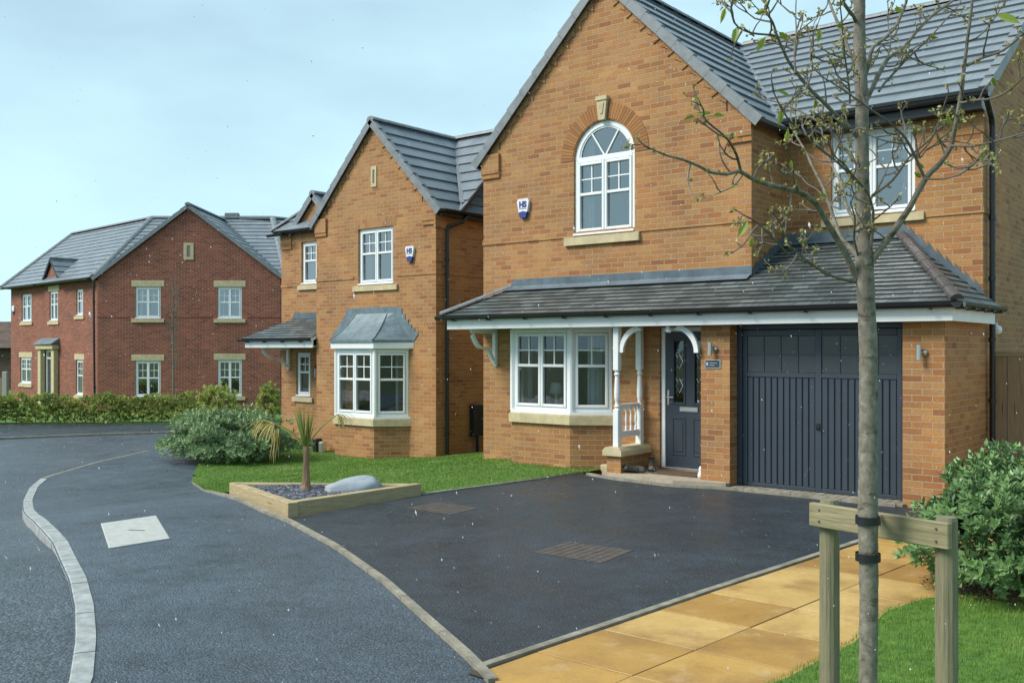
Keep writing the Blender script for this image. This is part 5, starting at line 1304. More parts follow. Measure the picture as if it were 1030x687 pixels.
# ================================================================ foliage helpers
def leafquad(mb, c, d, nrm, l, w_, t, bend=.15):
    s_ = d.cross(nrm).normalized() * w_; tip = c + d * l - nrm * l * bend; m1 = c + d * l * .45
    mb.face([c, m1 + s_, tip, m1 - s_], None, t)
def rvec(r):
    while True:
        v = Vector((r.uniform(-1, 1), r.uniform(-1, 1), r.uniform(-1, 1)))
        if .05 < v.length < 1: return v.normalized()
def shrub(name, c, rad, h, n_clump, leaves, size, wid, m, label, cat, seed, group=None, lump=.22, base=.12, freq=2.2, core=.55, tw=True):
    """crown of leaf rosettes on shoots spread through the outer shell of an uneven mound, over a few woody stems."""
    r = random.Random(seed); root = thing(name, c, label, cat, group); mb = MB(); st = MB(); C = Vector(c)
    for i in range(n_clump):
        d = rvec(r)
        if d.z < -.2 and r.random() < .35: d.z = -d.z
        nn_ = noise.noise(d * freq + Vector((seed * 3.1, 0, 0))); n2 = noise.noise(d * freq * 2.7 + Vector((0, seed * 1.7, 0)))
        k = 1 + lump * nn_ * 1.6 + lump * .7 * n2; q = r.random() ** .45; q = core + (1 - core) * q
        p = C + Vector((d.x * rad[0] * k * q, d.y * rad[1] * k * q, 0))
        fl = 1.0 if d.z > 0 else 1 + .45 * -d.z
        p.x = C.x + d.x * rad[0] * k * q * fl; p.y = C.y + d.y * rad[1] * k * q * fl
        p.z = c[2] + base + (h - base) * ((.34 + .66 * d.z * k * q) if d.z > 0 else (.34 + .36 * d.z * q))
        if p.z < c[2] + .02: p.z = c[2] + .02 + r.random() * .08
        ax = (d * .8 + Vector((0, 0, .55)) + rvec(r) * .35).normalized()
        a = ax.cross(rvec(r)).normalized(); b = ax.cross(a); tb = min(1, max(0, .45 + .5 * nn_ + r.uniform(-.3, .3)))
        for j in range(leaves):
            an = 2.4 * j + r.uniform(-.3, .3); op = .35 + .9 * (j / leaves); d_ = (ax * cos(op) + (a * cos(an) + b * sin(an)) * sin(op)).normalized()
            o_ = p - ax * (size * .5 * j / leaves) ; s_ = size * r.uniform(.7, 1.15)
            nm = (ax - d_ * ax.dot(d_)); nm = nm.normalized() if nm.length > .01 else a
            leafquad(mb, o_, d_, nm, s_, s_ * wid, min(1, max(0, tb + r.uniform(-.2, .2) + (.2 if j < 3 else 0))))
    obj('foliage', mb, m, root)
    if tw:
        for i in range(14):
            an = r.uniform(0, 2 * pi); q = r.uniform(.3, .85); e = C + Vector((cos(an) * rad[0] * q, sin(an) * rad[1] * q, h * r.uniform(.45, .8))); m_ = C.lerp(e, .45) + Vector((0, 0, h * .08))
            tube(st, [C + Vector((cos(an) * .1, sin(an) * .1, -.03)), m_, e], [.016, .011, .005], 6)
        obj('stem', st, 'twig', root)
    return root
shrub('leafy_shrub', (-1.36, 8.22, .03), (1.08, 1.05), 1.0, 3800, 7, .066, .26, 'leaf_s', 'rounded green leafy shrub beside the garage at the right edge', 'shrub', 4, None, .2, .03, 2.0, .5)
shrub('leafy_shrub', (-16.45, 11.3, g(-16.45)), (1.34, 1.05), .98, 3600, 6, .085, .22, 'leaf_h', 'spreading grey green shrub at the left end of the lawn', 'shrub', 8, None, .28, .1, 2.6, .5)
# hedge of clipped young plants along the far pavement, two lone shrubs beside it
HL = [(-46, -1.5), (-40, 3.2), (-35.2, 8.9), (-31.2, 13.5), (-26.9, 17.2)]
hedge = thing('hedge', (-31.2, 13.5, g(-31)), 'low yellow green hedge along the far pavement in front of the red brick house', 'hedge')
r = random.Random(2); mb = MB(); st = MB(); segs = []
for a, b in zip(HL, HL[1:]): segs.append((Vector(a), Vector(b), (Vector(b) - Vector(a)).length))
tot = sum(s[2] for s in segs)
def onhl(t):
    for a, b, l in segs:
        if t <= l: return a.lerp(b, t / l), (b - a).normalized()
        t -= l
    return segs[-1][1], (segs[-1][1] - segs[-1][0]).normalized()
for i in range(7800):
    t = tot * (1 - r.random() ** 1.0 * .9); p, d = onhl(t); nn_ = Vector((-d.y, d.x)); hh = .82 + .22 * noise.noise(Vector((t * 1.1, 0, 3))) + .10 * noise.noise(Vector((t * 3.7, 5, 0)))
    z = hh * r.random() ** .8; ww = .42 * (1 - .45 * (z / hh) ** 2) * (1 + .35 * noise.noise(Vector((t * 2, z * 2, 9)))); off = r.uniform(-1, 1) * ww
    c = Vector((p.x + nn_.x * off, p.y + nn_.y * off, g(p.x) + .05 + z)); tb = .45 + .6 * noise.noise(Vector((t * 1.7, off * 2, z * 2)))
    for j in range(4):
        dv = (rvec(r) + Vector((0, 0, .9))).normalized(); leafquad(mb, c, dv, dv.cross(rvec(r)).normalized(), r.uniform(.07, .13), .034, min(1, max(0, tb + r.uniform(-.3, .3))))
t = 0
while t < tot:
    p, d = onhl(t); tube(st, [(p.x, p.y, g(p.x) - .05), (p.x + r.uniform(-.06, .06), p.y, g(p.x) + .6)], [.015, .006], 5); t += .3
obj('foliage', mb, 'leaf_g', hedge); obj('stem', st, 'twig', hedge)
xa = cw(-10.2, 33.5); shrub('leafy_shrub', (xa[0], xa[1], -.55), (.85, .6), 1.1, 420, 6, .12, .26, 'leaf_g', 'yellow green shrub showing above the grey green one by the red house', 'shrub', 12, None, .3)
xa = cw(-7.75, 31.0); shrub('leafy_shrub', (xa[0], xa[1], -.55), (.36, .4), 1.25, 240, 6, .12, .26, 'leaf_g', 'narrow bright green shrub between the red and buff houses', 'shrub', 14, None, .3)
# strip of grass behind the hedge
mb = MB(); Pq = [(-50, 2), (-41, 6.5), (-35.6, 12), (-31.5, 16.2), (-27, 20), (-33.5, 26), (-60, 20)]
sheet('far_lawn', [(-48, -4), (-40.5, 2.2), (-35.5, 8.1), (-31.3, 12.95), (-26.3, 17.0), (-24.2, 20.2), (-26, 30), (-50, 34), (-62, 16)], lambda x, y: g(x), 'turf', 1.2, .035)
# bare young tree in front of the red gable
bt = thing('young_tree', (*cw(-12.65, 36.2), -.55), 'thin bare young tree standing in front of the red brick gable', 'tree')
r = random.Random(6); b0 = cwp(-12.65, 36.2, -.6); mb = MB(); tube(mb, [b0, b0 + Vector((.03, 0, 1.6)), b0 + Vector((-.02, 0, 3.2)), b0 + Vector((.03, 0, 5.3))], [.05, .04, .028, .006], 7); obj('trunk', mb, 'bark', bt)
mb = MB()
for i in range(70):
    z = 1.5 + 3.5 * r.random(); a = r.uniform(0, 2 * pi); l = (.5 + .35 * r.random()) * (1 - abs(z - 2.6) / 4.5); s_ = b0 + Vector((0, 0, z)); o_ = Vector((cos(a), sin(a), 0))
    m_ = s_ + o_ * l * .4 + Vector((0, 0, l * .6)); e = s_ + o_ * l * .55 + Vector((0, 0, l * 1.5)); tube(mb, [s_, m_, e], [.009, .006, .002], 4)
obj('branch', mb, 'bark', bt)

# ================================================================ raised planter
PL, PF, PR = Vector((-10.64, 7.29)), Vector((-8.46, 6.53)), Vector((-8.40, 8.5))
pl = thing('raised_planter', (-9.2, 7.4, 0), 'triangular raised timber sleeper planter with slate chippings on the lawn', 'planter')
def sleeper(a, b, wd_, z0, z1, inner, e0=0, e1=0):
    d = (b - a).normalized(); n = Vector((-d.y, d.x)); n = n if n.dot(inner - a) > 0 else -n
    f = Fr(tuple(a), tuple(d), tuple(-n)); mb = MB(); box(mb, f, e0, (b - a).length - e1, -wd_, 0, z0, z1, .008); return obj('sleeper', mb, 'oak', pl)
ctr = (PL + PF + PR) / 3
def pz(p): return g(p[0])
for a, b, e0, e1 in ((PL, PF, 0, 0), (PF, PR, .10, .0), (PR, PL, .1, .12)):
    d = (b - a).normalized(); n = Vector((-d.y, d.x)); n = n if n.dot(ctr - a) > 0 else -n; W_ = .115; L_ = (b - a).length; mb = MB()
    pts = [a + d * e0, b - d * e1]; V = []
    for p in pts:
        for off in (0, W_):
            for z in (-.2, .15):
                q = p + n * off; V.append((q.x, q.y, (-.0 if a.x > -9.4 and b.x > -9.4 else g(p.x)) * 1 + z + (.02 if (b - a).x * 0 else 0)))
    mb.mesh(V, [[0, 1, 5, 4], [2, 6, 7, 3], [1, 3, 7, 5], [0, 2, 3, 1], [4, 5, 7, 6], [0, 4, 6, 2]])
    so_ = obj('sleeper', mb, 'oak', pl); bm_ = so_.modifiers.new('b', 'BEVEL'); bm_.width = .008; bm_.segments = 2
def in_tri(p, q=.11):
    for a, b in ((PL, PF), (PF, PR), (PR, PL)):
        d = (b - a).normalized(); n = Vector((-d.y, d.x)); n = n if n.dot(ctr - a) > 0 else -n
        if (p - a).dot(n) < q: return False
    return True
mb = MB(); mb.mesh([(PL.x + .2, PL.y + .03, .03), (PF.x - .05, PF.y + .1, .06), (PR.x - .05, PR.y - .1, .06)], [[0, 1, 2]]); obj('soil', mb, 'soil', pl)
mb = MB(); r = random.Random(11); n = 0
while n < 3600:
    u1, u2 = r.random(), r.random()
    if u1 + u2 > 1: u1, u2 = 1 - u1, 1 - u2
    p = PL + (PF - PL) * u1 + (PR - PL) * u2
    if not in_tri(p, .125): continue
    n += 1; z = .075 + .035 * noise.noise(Vector((p.x * 2, p.y * 2, 1))) + r.random() * .02 ; a = r.uniform(0, pi); s_ = r.uniform(.015, .038); w_ = s_ * r.uniform(.35, .7)
    ax = Vector((cos(a), sin(a), r.uniform(-.4, .4))); sd2 = Vector((-sin(a), cos(a), r.uniform(-.5, .5))); nm = ax.cross(sd2).normalized() * .006; c = Vector((p.x, p.y, z))
    q = [c + ax * s_ * i + sd2 * w_ * j for i, j in ((-1, -.6), (.2, -1), (1, .1), (.3, 1), (-.8, .7))]
    mb.mesh([v - nm for v in q] + [v + nm for v in q], [[5, 6, 7, 8, 9], [0, 1, 6, 5], [1, 2, 7, 6], [2, 3, 8, 7], [3, 4, 9, 8], [4, 0, 5, 9]], None, min(1, max(0, r.gauss(.35, .28))))
ch = obj('slate_chippings', mb, 'chips', pl); ch['kind'] = 'stuff'
# palm
pm = thing('cordyline_palm', (-9.44, 7.56, .08), 'small palm with upright green spikes and drooping yellow fronds in the planter', 'palm')
mb = MB(); r = random.Random(4); c0 = Vector((-9.44, 7.56, .06))
tube(mb, [c0 + Vector((0, 0, z)) for z in (0, .03, .08, .16, .26, .36, .5, .58)], [.075, .07, .05, .042, .04, .036, .04, .03], 12, wob=.12, seed=2); obj('trunk', mb, 'palmtrunk', pm)
mb = MB(); dv2 = MB(); tp = c0 + Vector((0, 0, .53))
def blade(mb, base, d, l, w_, droop, t, n=6, side=None):
    p = Vector(base); dd2 = Vector(d).normalized(); s_ = side or dd2.cross(Vector((0, 0, 1)));
    s_ = s_ if s_.length > .01 else Vector((1, 0, 0)); s_.normalize(); prev = None
    for i in range(n + 1):
        k = i / n; wv = w_ * (1 - k) ** .6 * (.6 + .8 * min(1, k * 4)); a, b = p + s_ * wv, p - s_ * wv
        if prev: mb.face([prev[0], prev[1], b, a], None, t)
        prev = (a, b); dd2 = (dd2 + Vector((0, 0, -droop / n))).normalized(); p = p + dd2 * (l / n)
RGT = Vector((u_[0], u_[1], 0)); FWD = Vector((nf[0], nf[1], 0))
for i in range(46):
    a = r.uniform(0, 2 * pi); sp = r.uniform(.02, .34); d = Vector((cos(a) * sp, sin(a) * sp, 1)); blade(mb, tp + Vector((cos(a), sin(a), 0)) * .02, d, r.uniform(.32, .55), .013, .1, r.uniform(.0, .6), side=rvec(r))
# arching frond stems with fan ends
for (vec, l, dr_, fanl) in ((-RGT * .9 + FWD * .25 + Vector((0, 0, 1.05)), .66, .7, .37), (RGT * .6 + FWD * .1 + Vector((0, 0, 1.15)), .56, .75, .30), (-RGT * .62 - FWD * .2 + Vector((0, 0, 1.1)), .50, .9, .34)):
    p = Vector(tp); d = Vector(vec).normalized(); pts = [p.copy()]
    for i in range(8): d = (d + Vector((0, 0, -dr_ / 8))).normalized(); p = p + d * (l / 8); pts.append(p.copy())
    tube(mb, pts, [.008] * 9, 6, t=.9)
    for k in range(16):
        a = (k / 15 - .5) * 2.6; hd = (Vector((d.x, d.y, 0)).normalized()); sd3 = Vector((-hd.y, hd.x, 0)); dd3 = (d * cos(a) * .9 + sd3 * sin(a) + Vector((0, 0, .1 if k % 2 else -.35))).normalized(); blade(dv2, p, dd3, fanl * r.uniform(.7, 1.1), .009, r.uniform(1.1, 2.2), r.random())
hangp = tp + (-RGT * .38 + FWD * .1) + Vector((0, 0, .25))
for k in range(12): blade(dv2, hangp + rvec(r) * .04, Vector((r.uniform(-.4, .4), r.uniform(-.4, .4), -1)), r.uniform(.25, .48), .007, .4, r.random())
obj('fronds', mb, 'palmleaf', pm); obj('dry_fronds', dv2, 'palmdry', pm)
# pale boulder
def boulder(c, sx, sy, sz, rot, seed):
    mb = MB(); nu, nv_ = 40, 20; V = []; R = Matrix.Rotation(rot, 3, 'Z')
    for j in range(nv_ + 1):
        ph = pi * j / nv_
        for i in range(nu):
            th = 2 * pi * i / nu; d = Vector((sin(ph) * cos(th), sin(ph) * sin(th), cos(ph)))
            k = 1 + .13 * noise.noise(d * 1.6 + Vector((seed, 0, 0))) + .055 * noise.noise(Vector((d.x * 1.5, d.y * 6, d.z * 9)) + Vector((0, seed, 0))) + .012 * noise.noise(d * 14)
            sgn = lambda x, e: math.copysign(abs(x) ** e, x)
            p = Vector((sgn(d.x, .8) * sx * k, sgn(d.y, .8) * sy * k, sgn(d.z, .85) * sz * k)); p.z *= 1 + .32 * (p.x / sx); p = R @ p; V.append((c[0] + p.x, c[1] + p.y, c[2] + p.z))
    F = [[j * nu + i, j * nu + (i + 1) % nu, (j + 1) * nu + (i + 1) % nu, (j + 1) * nu + i] for j in range(nv_) for i in range(nu)]
    mb.mesh(V, F); return mb
tag(obj('rock', boulder((-8.93, 7.86, .09), .35, .17, .155, TH + .05, 3.3), 'rock', None, True), 'long pale grey boulder lying in the right end of the raised planter', 'rock')

# ================================================================ street tree with its support
tree = thing('street_tree', (-1.395, 4.005, 0), 'slim street tree with budding bare branches strapped to a timber support', 'tree')
TZ = 3.95
def tp3(px, py, dz=0):                                # bearing (px,py) at a distance TZ+dz in front of the eye
    Z = TZ + dz; X = (px - 515) / 976 * Z; a = cw(X, Z); return Vector((a[0], a[1], EYE - (py - 351) / 976 * Z))
tk = [(873, 800, 9.6), (873, 740, 9.2), (873, 687, 9), (874, 600, 9), (873, 520, 9.7), (873.5, 440, 9.2), (873.5, 350, 8.8), (871, 300, 8.7), (869.5, 265, 9), (868.8, 235, 7.5), (868, 200, 6.9), (867, 150, 6.5), (867, 100, 6.2), (864.5, 50, 6), (864.5, 0, 5.6), (863, -70, 4.6), (864, -150, 3.4), (862, -240, 1.5)]
# refine trunk points so the surface can be knobbly
mb = MB(); pts = []; rr = []
for (a, b) in zip(tk, tk[1:]):
    n = max(1, int(abs(b[1] - a[1]) / 3.5))
    for i in range(n):
        t = i / n; pts.append(tp3(a[0] + (b[0] - a[0]) * t, a[1] + (b[1] - a[1]) * t)); q = (a[2] + (b[2] - a[2]) * t) * TZ / 976
        z = pts[-1].z; q *= 1 + .05 * noise.noise(Vector((0, 0, z * 11))) + .13 * max(0, noise.noise(Vector((3, 0, z * 16))) - .12); rr.append(q)
pts[0] = Vector((pts[0].x, pts[0].y, -.05)); rr[0] = .055
tube(mb, pts, rr, 18, wob=.03, seed=1); obj('trunk', mb, 'bark', tree, True)
limbs = [
 ([(862, 280), (851, 256), (833, 226), (820, 203), (803, 192), (780, 188), (758, 181), (743, 171), (731, 176), (715, 174), (700, 166), (685, 160), (670, 156), (656, 150)], 5.2, 1.0, -.75),
 ([(745, 172), (741, 155), (733, 142), (722, 131), (713, 124), (707, 117)], 2.2, .8, -.7),
 ([(803, 192), (797, 178), (799, 166), (795, 158)], 1.8, .8, -.4),
 ([(866, 262), (856, 250), (844, 237), (837, 214), (829, 190), (817, 167), (810, 152), (801, 138), (795, 118)], 4.2, 1.0, .45),
 ([(863, 226), (851, 208), (845, 181), (836, 166), (829, 150), (826, 128)], 3.4, 1.0, .5),
 ([(862, 284), (836, 278), (813, 264), (793, 257), (779, 240), (766, 228), (758, 221)], 2.6, .8, -.5),
 ([(832, 277), (807, 259), (792, 245), (787, 231), (784, 222)], 1.6, .7, -.6),
 ([(868, 274), (880, 259), (898, 234), (916, 208), (932, 177), (947, 164), (958, 145), (961, 127), (966, 101), (968, 80), (971, 57), (974, 35), (977, 9), (980, -20), (984, -55)], 5.6, 1.4, -.35),
 ([(957, 147), (976, 148), (1000, 143), (1018, 138), (1036, 132)], 1.9, .9, -.6),
 ([(930, 181), (950, 180), (966, 176), (976, 168), (984, 163)], 1.7, .8, -.5),
 ([(930, 178), (921, 159), (911, 138), (892, 121), (874, 109), (856, 96), (840, 85)], 2.4, .9, -.4),
 ([(972, 66), (989, 58), (1010, 51), (1024, 39), (1040, 25)], 2.4, 1.1, -.5),
 ([(966, 104), (978, 101), (996, 100), (1012, 94), (1022, 85), (1034, 74)], 1.8, .9, -.7),
 ([(872, 266), (877, 243), (879, 211), (873, 193), (858, 177), (848, 164), (838, 156)], 3.0, 1.0, -.3),
 ([(877, 198), (898, 182), (916, 156), (937, 140), (945, 122), (950, 104)], 2.2, .9, -.3),
 ([(866, 112), (873, 98), (886, 70), (893, 59), (909, 49), (921, 33), (939, 14), (958, 2), (976, -14), (990, -40)], 4.2, 1.4, .4),
 ([(868, 82), (873, 68), (877, 47), (893, 37), (902, 26), (912, 3), (917, -24), (918, -60)], 3.9, 1.4, .3),
 ([(884, 92), (893, 80), (911, 61), (937, 37), (951, 21), (965, 5)], 2.0, 1.0, .45),
 ([(864, 140), (852, 126), (840, 115), (826, 101), (812, 87), (800, 73), (791, 59), (782, 38), (777, 22), (770, 12), (775, -2), (774, -20)], 3.8, 1.0, -.45),
 ([(781, 37), (775, 36), (756, 34), (742, 28), (737, 21), (735, 8), (738, -8)], 1.7, .9, -.5),
 ([(862, 72), (858, 59), (850, 42), (840, 17), (833, 0), (826, -25)], 3.6, 1.5, .2),
 ([(862, 24), (857, 14), (846, 0), (836, -18)], 3.0, 1.4, -.2),
 ([(864, 168), (850, 150), (838, 134), (823, 122), (806, 112), (786, 104), (770, 100)], 2.6, .9, .3),
 ([(866, 190), (852, 172), (838, 160), (818, 144), (800, 128), (786, 112), (778, 92)], 2.4, .9, -.25),
 ([(800, 74), (799, 50), (801, 30), (800, 8), (803, -20)], 1.5, .8, .2),
 ([(855, 105), (854, 84), (850, 58), (848, 35), (845, 8), (846, -20)], 1.6, .8, -.3),
 ([(812, 88), (818, 68), (814, 50), (820, 32), (826, 14)], 1.4, .7, -.1),
 ([(866, 210), (880, 196), (890, 176), (896, 160), (905, 146)], 2.0, .9, .3),
 ([(893, 60), (897, 40), (892, 22), (900, 0)], 1.3, .7, .3),
 ([(916, 156), (926, 160), (932, 150), (940, 146), (948, 138)], 1.2, .7, -.1),
 ([(843, 210), (832, 204), (822, 190), (812, 186), (806, 178)], 1.3, .7, .3),
 ([(865, 264), (858, 240), (861, 222), (856, 205)], 2.0, .9, -.2),
]
rt = random.Random(17); bud = MB(); lf = MB(); TP = [p for p in pts if p.z > 2.2]
def cluster(p, r_, n=6, big=False):
    for i in range(n):
        d = (rvec(r_) + Vector((0, 0, .25))).normalized(); leafquad(bud, p + rvec(r_) * .006, d, d.cross(rvec(r_)).normalized(), r_.uniform(.009, .020), .0055, r_.random())
def twig(mb, p, d, l, r0, depth=0):
    n = 5; pts = [Vector(p)]; dd2 = d.normalized()
    for i in range(n):
        dd2 = (dd2 + rvec(rt) * .32 + Vector((0, 0, .10))).normalized(); pts.append(pts[-1] + dd2 * l / n)
    tube(mb, pts, [r0 * (1 - .6 * i / n) for i in range(n + 1)], 5); TP.extend(pts)
    cluster(pts[-1], rt, rt.randint(4, 8))
    for k in (2, 3, 4):
        if rt.random() < .38:
            d3 = (dd2 + rvec(rt) * .9).normalized(); e = pts[k] + d3 * rt.uniform(.015, .045); tube(mb, [pts[k], e], [r0 * .6, r0 * .5], 4); cluster(e, rt, rt.randint(3, 6))
    if depth < 1 and rt.random() < .45: twig(mb, pts[3], (dd2 + rvec(rt) * 1.0).normalized(), l * .6, r0 * .7, depth + 1)
    if rt.random() < .06:
        d4 = (rvec(rt) + Vector((0, 0, -.6))).normalized(); leafquad(lf, pts[-1], d4, rvec(rt).cross(d4).normalized(), rt.uniform(.03, .05), .010, rt.random(), .3)
for li, (P_, r0, r1, dz) in enumerate(limbs):
    # start at the depth of whatever it grows from, drift to dz
    d0 = 0
    if li in (1, 2): d0 = dz * .5
    if li == 6: d0 = -.2
    if li in (8, 9, 10, 11, 12): d0 = -.22
    if li == 19: d0 = -.35
    if li in (24, 26): d0 = -.25
    mb = MB(); n = len(P_); pts = []; rr = []
    Q = []
    for i in range(n - 1):
        a, b = P_[i], P_[i + 1]
        for k in range(3): t = k / 3; Q.append((a[0] + (b[0] - a[0]) * t, a[1] + (b[1] - a[1]) * t))
    Q.append(P_[-1]); N_ = len(Q)
    for i, q in enumerate(Q):
        t = i / (N_ - 1); z = d0 + (dz - d0) * t ** 1.2; p = tp3(q[0], q[1], z) + rvec(rt) * .002; pts.append(p); rr.append((r0 + (r1 - r0) * t ** .8) * .68 * TZ / 976)
    for i in range(1, N_ - 1): pts[i] = (pts[i - 1] + pts[i] * 2 + pts[i + 1]) / 4
    tube(mb, pts, rr, 8, wob=.08, seed=li); TP.extend(pts)
    # short side twigs
    for i in range(2, N_ - 1):
        if rt.random() < (.34 if rr[i] < .011 else .10):
            d = (pts[i + 1] - pts[i]).normalized(); sd3 = (d.cross(rvec(rt)).normalized() + d * .5).normalized(); twig(mb, pts[i], sd3, rt.uniform(.06, .19), .0042)
        elif rt.random() < .25 and rr[i] < .011: e = pts[i] + rvec(rt) * .012; cluster(e, rt, 6)
    twig(mb, pts[-1], (pts[-1] - pts[-3]).normalized(), .09, .004)
    obj('branch', mb, 'bark' if r0 > 3 else 'twig', tree)
obj('bud_clusters', bud, 'bud', tree)
for (px, py, dz, l, w_, dx, dy) in ((724, 8, -.5, .075, .013, -.3, -1), (733, 27, -.5, .07, .018, -.2, -1), (752, 12, -.5, .055, .013, 1, .2), (736, 28, -.5, .06, .015, -.3, -1.), (770, 38, -.4, .075, .017, -.6, -1), (788, 34, -.4, .06, .014, .6, -.6), (829, 26, -.2, .065, .017, -.1, -1), (836, 27, -.2, .04, .015, .8, -.2), (847, 50, 0, .05, .014, .3, -1), (716, 113, -.7, .06, .012, -1, 0), (730, 113, -.7, .05, .012, 1, .1), (752, 222, -.5, .085, .022, -.6, -1), (759, 238, -.5, .05, .012, -.2, -1), (786, 110, -.2, .08, .018, -.1, -1), (794, 160, -.3, .045, .014, .2, -1), (804, 186, .0, .045, .016, 1, -.1), (1015, 8, -.5, .11, .028, 1, -.4), (1014, 58, -.5, .05, .016, .1, -1), (878, 14, .1, .06, .022, .1, -1), (890, 10, .1, .05, .015, .8, -.4), (920, 165, -.2, .05, .014, 1, -.4), (918, 175, -.2, .045, .014, .9, -.5), (962, 128, -.3, .05, .013, 1, -.1), (858, 130, 0, .09, .012, 1, .1), (690, 118, -.7, .05, .011, -1, -.2), (1004, 66, -.4, .045, .013, .3, -.9), (788, 96, -.3, .07, .013, .8, -.3), (820, 100, -.1, .05, .014, .1, -1)):
    a = tp3(px, py, dz); near = min(TP, key=lambda q: (q - a).length); gap = near - a
    if gap.length > .028: a = near - gap.normalized() * .028
    tube(lf, [near, (near + a) / 2 + Vector((0, 0, .004)), a], .0012, 4)
    l *= .8; w_ *= .72; d = (RGT * dx + Vector((0, 0, dy)) + FWD * rt.uniform(-.3, .3)).normalized(); nm = (-FWD + rvec(rt) * .5); nm = (nm - d * nm.dot(d)).normalized()
    s_ = d.cross(nm).normalized() * w_; t = rt.random()
    pA, pB, pC = a + d * l * .3, a + d * l * .65, a + d * l - nm * .01; lf.face([a, pA + s_ * .9 + nm * .004, pB + s_ * .8, pC], None, t); lf.face([a, pC, pB - s_ * .8, pA - s_ * .9 + nm * .004], None, t)
obj('leaves', lf, 'leaf_t', tree)

# timber support frame
sp = thing('tree_stake_frame', (*cw(1.53, 4.07), 0), 'weathered two post timber frame with a cross rail supporting the street tree', 'tree stake')
A_ = Vector(cw(1.389, 4.33)); B_ = Vector(cw(1.713, 3.88)); dR = (B_ - A_).normalized(); nR = Vector((dR.y, -dR.x))
if nR.dot(-A_) < 0: nR = -nR
FT = Fr(tuple(A_), tuple(dR), tuple(nR)); LT = (B_ - A_).length
for s in (0, LT):
    mb = MB(); c = FT.P(s, -.045, 0)
    lathe(mb, (c.x, c.y, -.2), [(.043, 0), (.044, .6), (.043, 1.2), (.042, 1.31), (.038, 1.325)], 16); obj('post', mb, 'postw', sp, False)
mb = MB(); box(mb, FT, -.055, LT + .05, -.002, .03, 1.008, 1.112, .004); rl = obj('rail', mb, 'railw', sp)
mb = MB()
for s in (-.0, LT):
    for z in (1.035, 1.085): tube(mb, [FT.P(s, .03, z), FT.P(s, .034, z)], .005, 8)
obj('nail', mb, 'rust', rl)
tcn = tp3(873, 520)
for i, z in enumerate((1.105, .955)):
    mb = MB(); C = Vector((tcn.x, tcn.y, z)); pts = []
    n = 22; 
    tgt = FT.P(LT * .5, .0, z); bdir = (Vector((tgt.x, tgt.y, z)) - C).normalized()
    a0 = math.atan2(bdir.y, bdir.x)
    ring = [C + Vector((cos(a0 + .5 + (2 * pi - 1.0) * k / n), sin(a0 + .5 + (2 * pi - 1.0) * k / n), 0)) * .0465 for k in range(n + 1)]
    e = C + bdir * .115; ring = [e + (ring[0] - C) * .45] + ring + [e + (ring[-1] - C) * .45]
    for a, b in zip(ring, ring[1:]):
        o1 = (a - C).normalized() * .003; o2 = (b - C).normalized() * .003
        mb.face([a - Vector((0, 0, .016)), b - Vector((0, 0, .016)), b + Vector((0, 0, .016)), a + Vector((0, 0, .016))]); mb.face([a + o1 - Vector((0, 0, .016)), b + o2 - Vector((0, 0, .016)), b + o2 + Vector((0, 0, .016)), a + o1 + Vector((0, 0, .016))])
        mb.face([a + Vector((0, 0, .016)), b + Vector((0, 0, .016)), b + o2 + Vector((0, 0, .016)), a + o1 + Vector((0, 0, .016))]); mb.face([a - Vector((0, 0, .016)), b - Vector((0, 0, .016)), b + o2 - Vector((0, 0, .016)), a + o1 - Vector((0, 0, .016))])
    tag(obj('tree_strap', mb, 'black'), 'black rubber strap round the tree trunk, ' + ('level with the top of the rail' if i == 0 else 'the lower one just below the rail'), 'strap', 'rubber straps holding the tree')
# ================================================================ small things at the doors
def boot(c, ang, tilt, label):
    root = thing('walking_boot', c, label, 'boot', 'walking boots left by the front door'); R = Matrix.Translation(Vector(c)) @ Matrix.Rotation(ang, 4, 'Z') @ Matrix.Rotation(tilt, 4, 'X')
    sec = [(-.13, .030, .035, .11), (-.115, .038, .03, .15), (-.08, .042, .025, .165), (-.04, .042, .025, .16), (-.01, .044, .025, .13), (.04, .048, .022, .095), (.09, .05, .022, .075), (.13, .044, .025, .065), (.155, .02, .03, .045)]
    mb = MB(); V = []; K = 12
    for x, hw, z0, z1 in sec:
        for k in range(K): a = 2 * pi * k / K; V.append(R @ Vector((x, hw * cos(a) * (1 if sin(a) < 0 else .85), (z0 + z1) / 2 + (z1 - z0) / 2 * sin(a))))
    F = [[i * K + k, i * K + (k + 1) % K, (i + 1) * K + (k + 1) % K, (i + 1) * K + k] for i in range(len(sec) - 1) for k in range(K)] + [list(range(K)), [(len(sec) - 1) * K + k for k in range(K)]]
    mb.mesh(V, F); up_ = obj('upper', mb, 'bootg', root, True)
    mb = MB(); n = 20; o_ = [(.15 * cos(2 * pi * k / n) + .01, (.052 if cos(2 * pi * k / n) > -.2 else .042) * sin(2 * pi * k / n)) for k in range(n)]
    mb.mesh([R @ Vector((x, y, 0)) for x, y in o_] + [R @ Vector((x, y, .032)) for x, y in o_], [[k, (k + 1) % n, n + (k + 1) % n, n + k] for k in range(n)] + [list(range(n)), list(range(n, 2 * n))]); obj('sole', mb, 'bootk', root)
    mb = MB(); tube(mb, [R @ Vector((-.085 + .04 * cos(2 * pi * k / 12), .034 * sin(2 * pi * k / 12), .165 + .01 * cos(2 * pi * k / 12))) for k in range(13)], .010, 6, False); obj('collar', mb, 'bootk', root)
    for k in range(4): mb = MB() if k == 0 else mb; x = -.02 + .03 * k; z = .145 - .021 * k; tube(mb, [R @ Vector((x, -.028, z)), R @ Vector((x, 0, z + .012)), R @ Vector((x, .028, z))], .004, 5)
    obj('laces', mb, 'bootk', root)
boot((-7.12, 11.78, .09), radians(-60), 0, 'upright grey walking boot beside the front door frame')
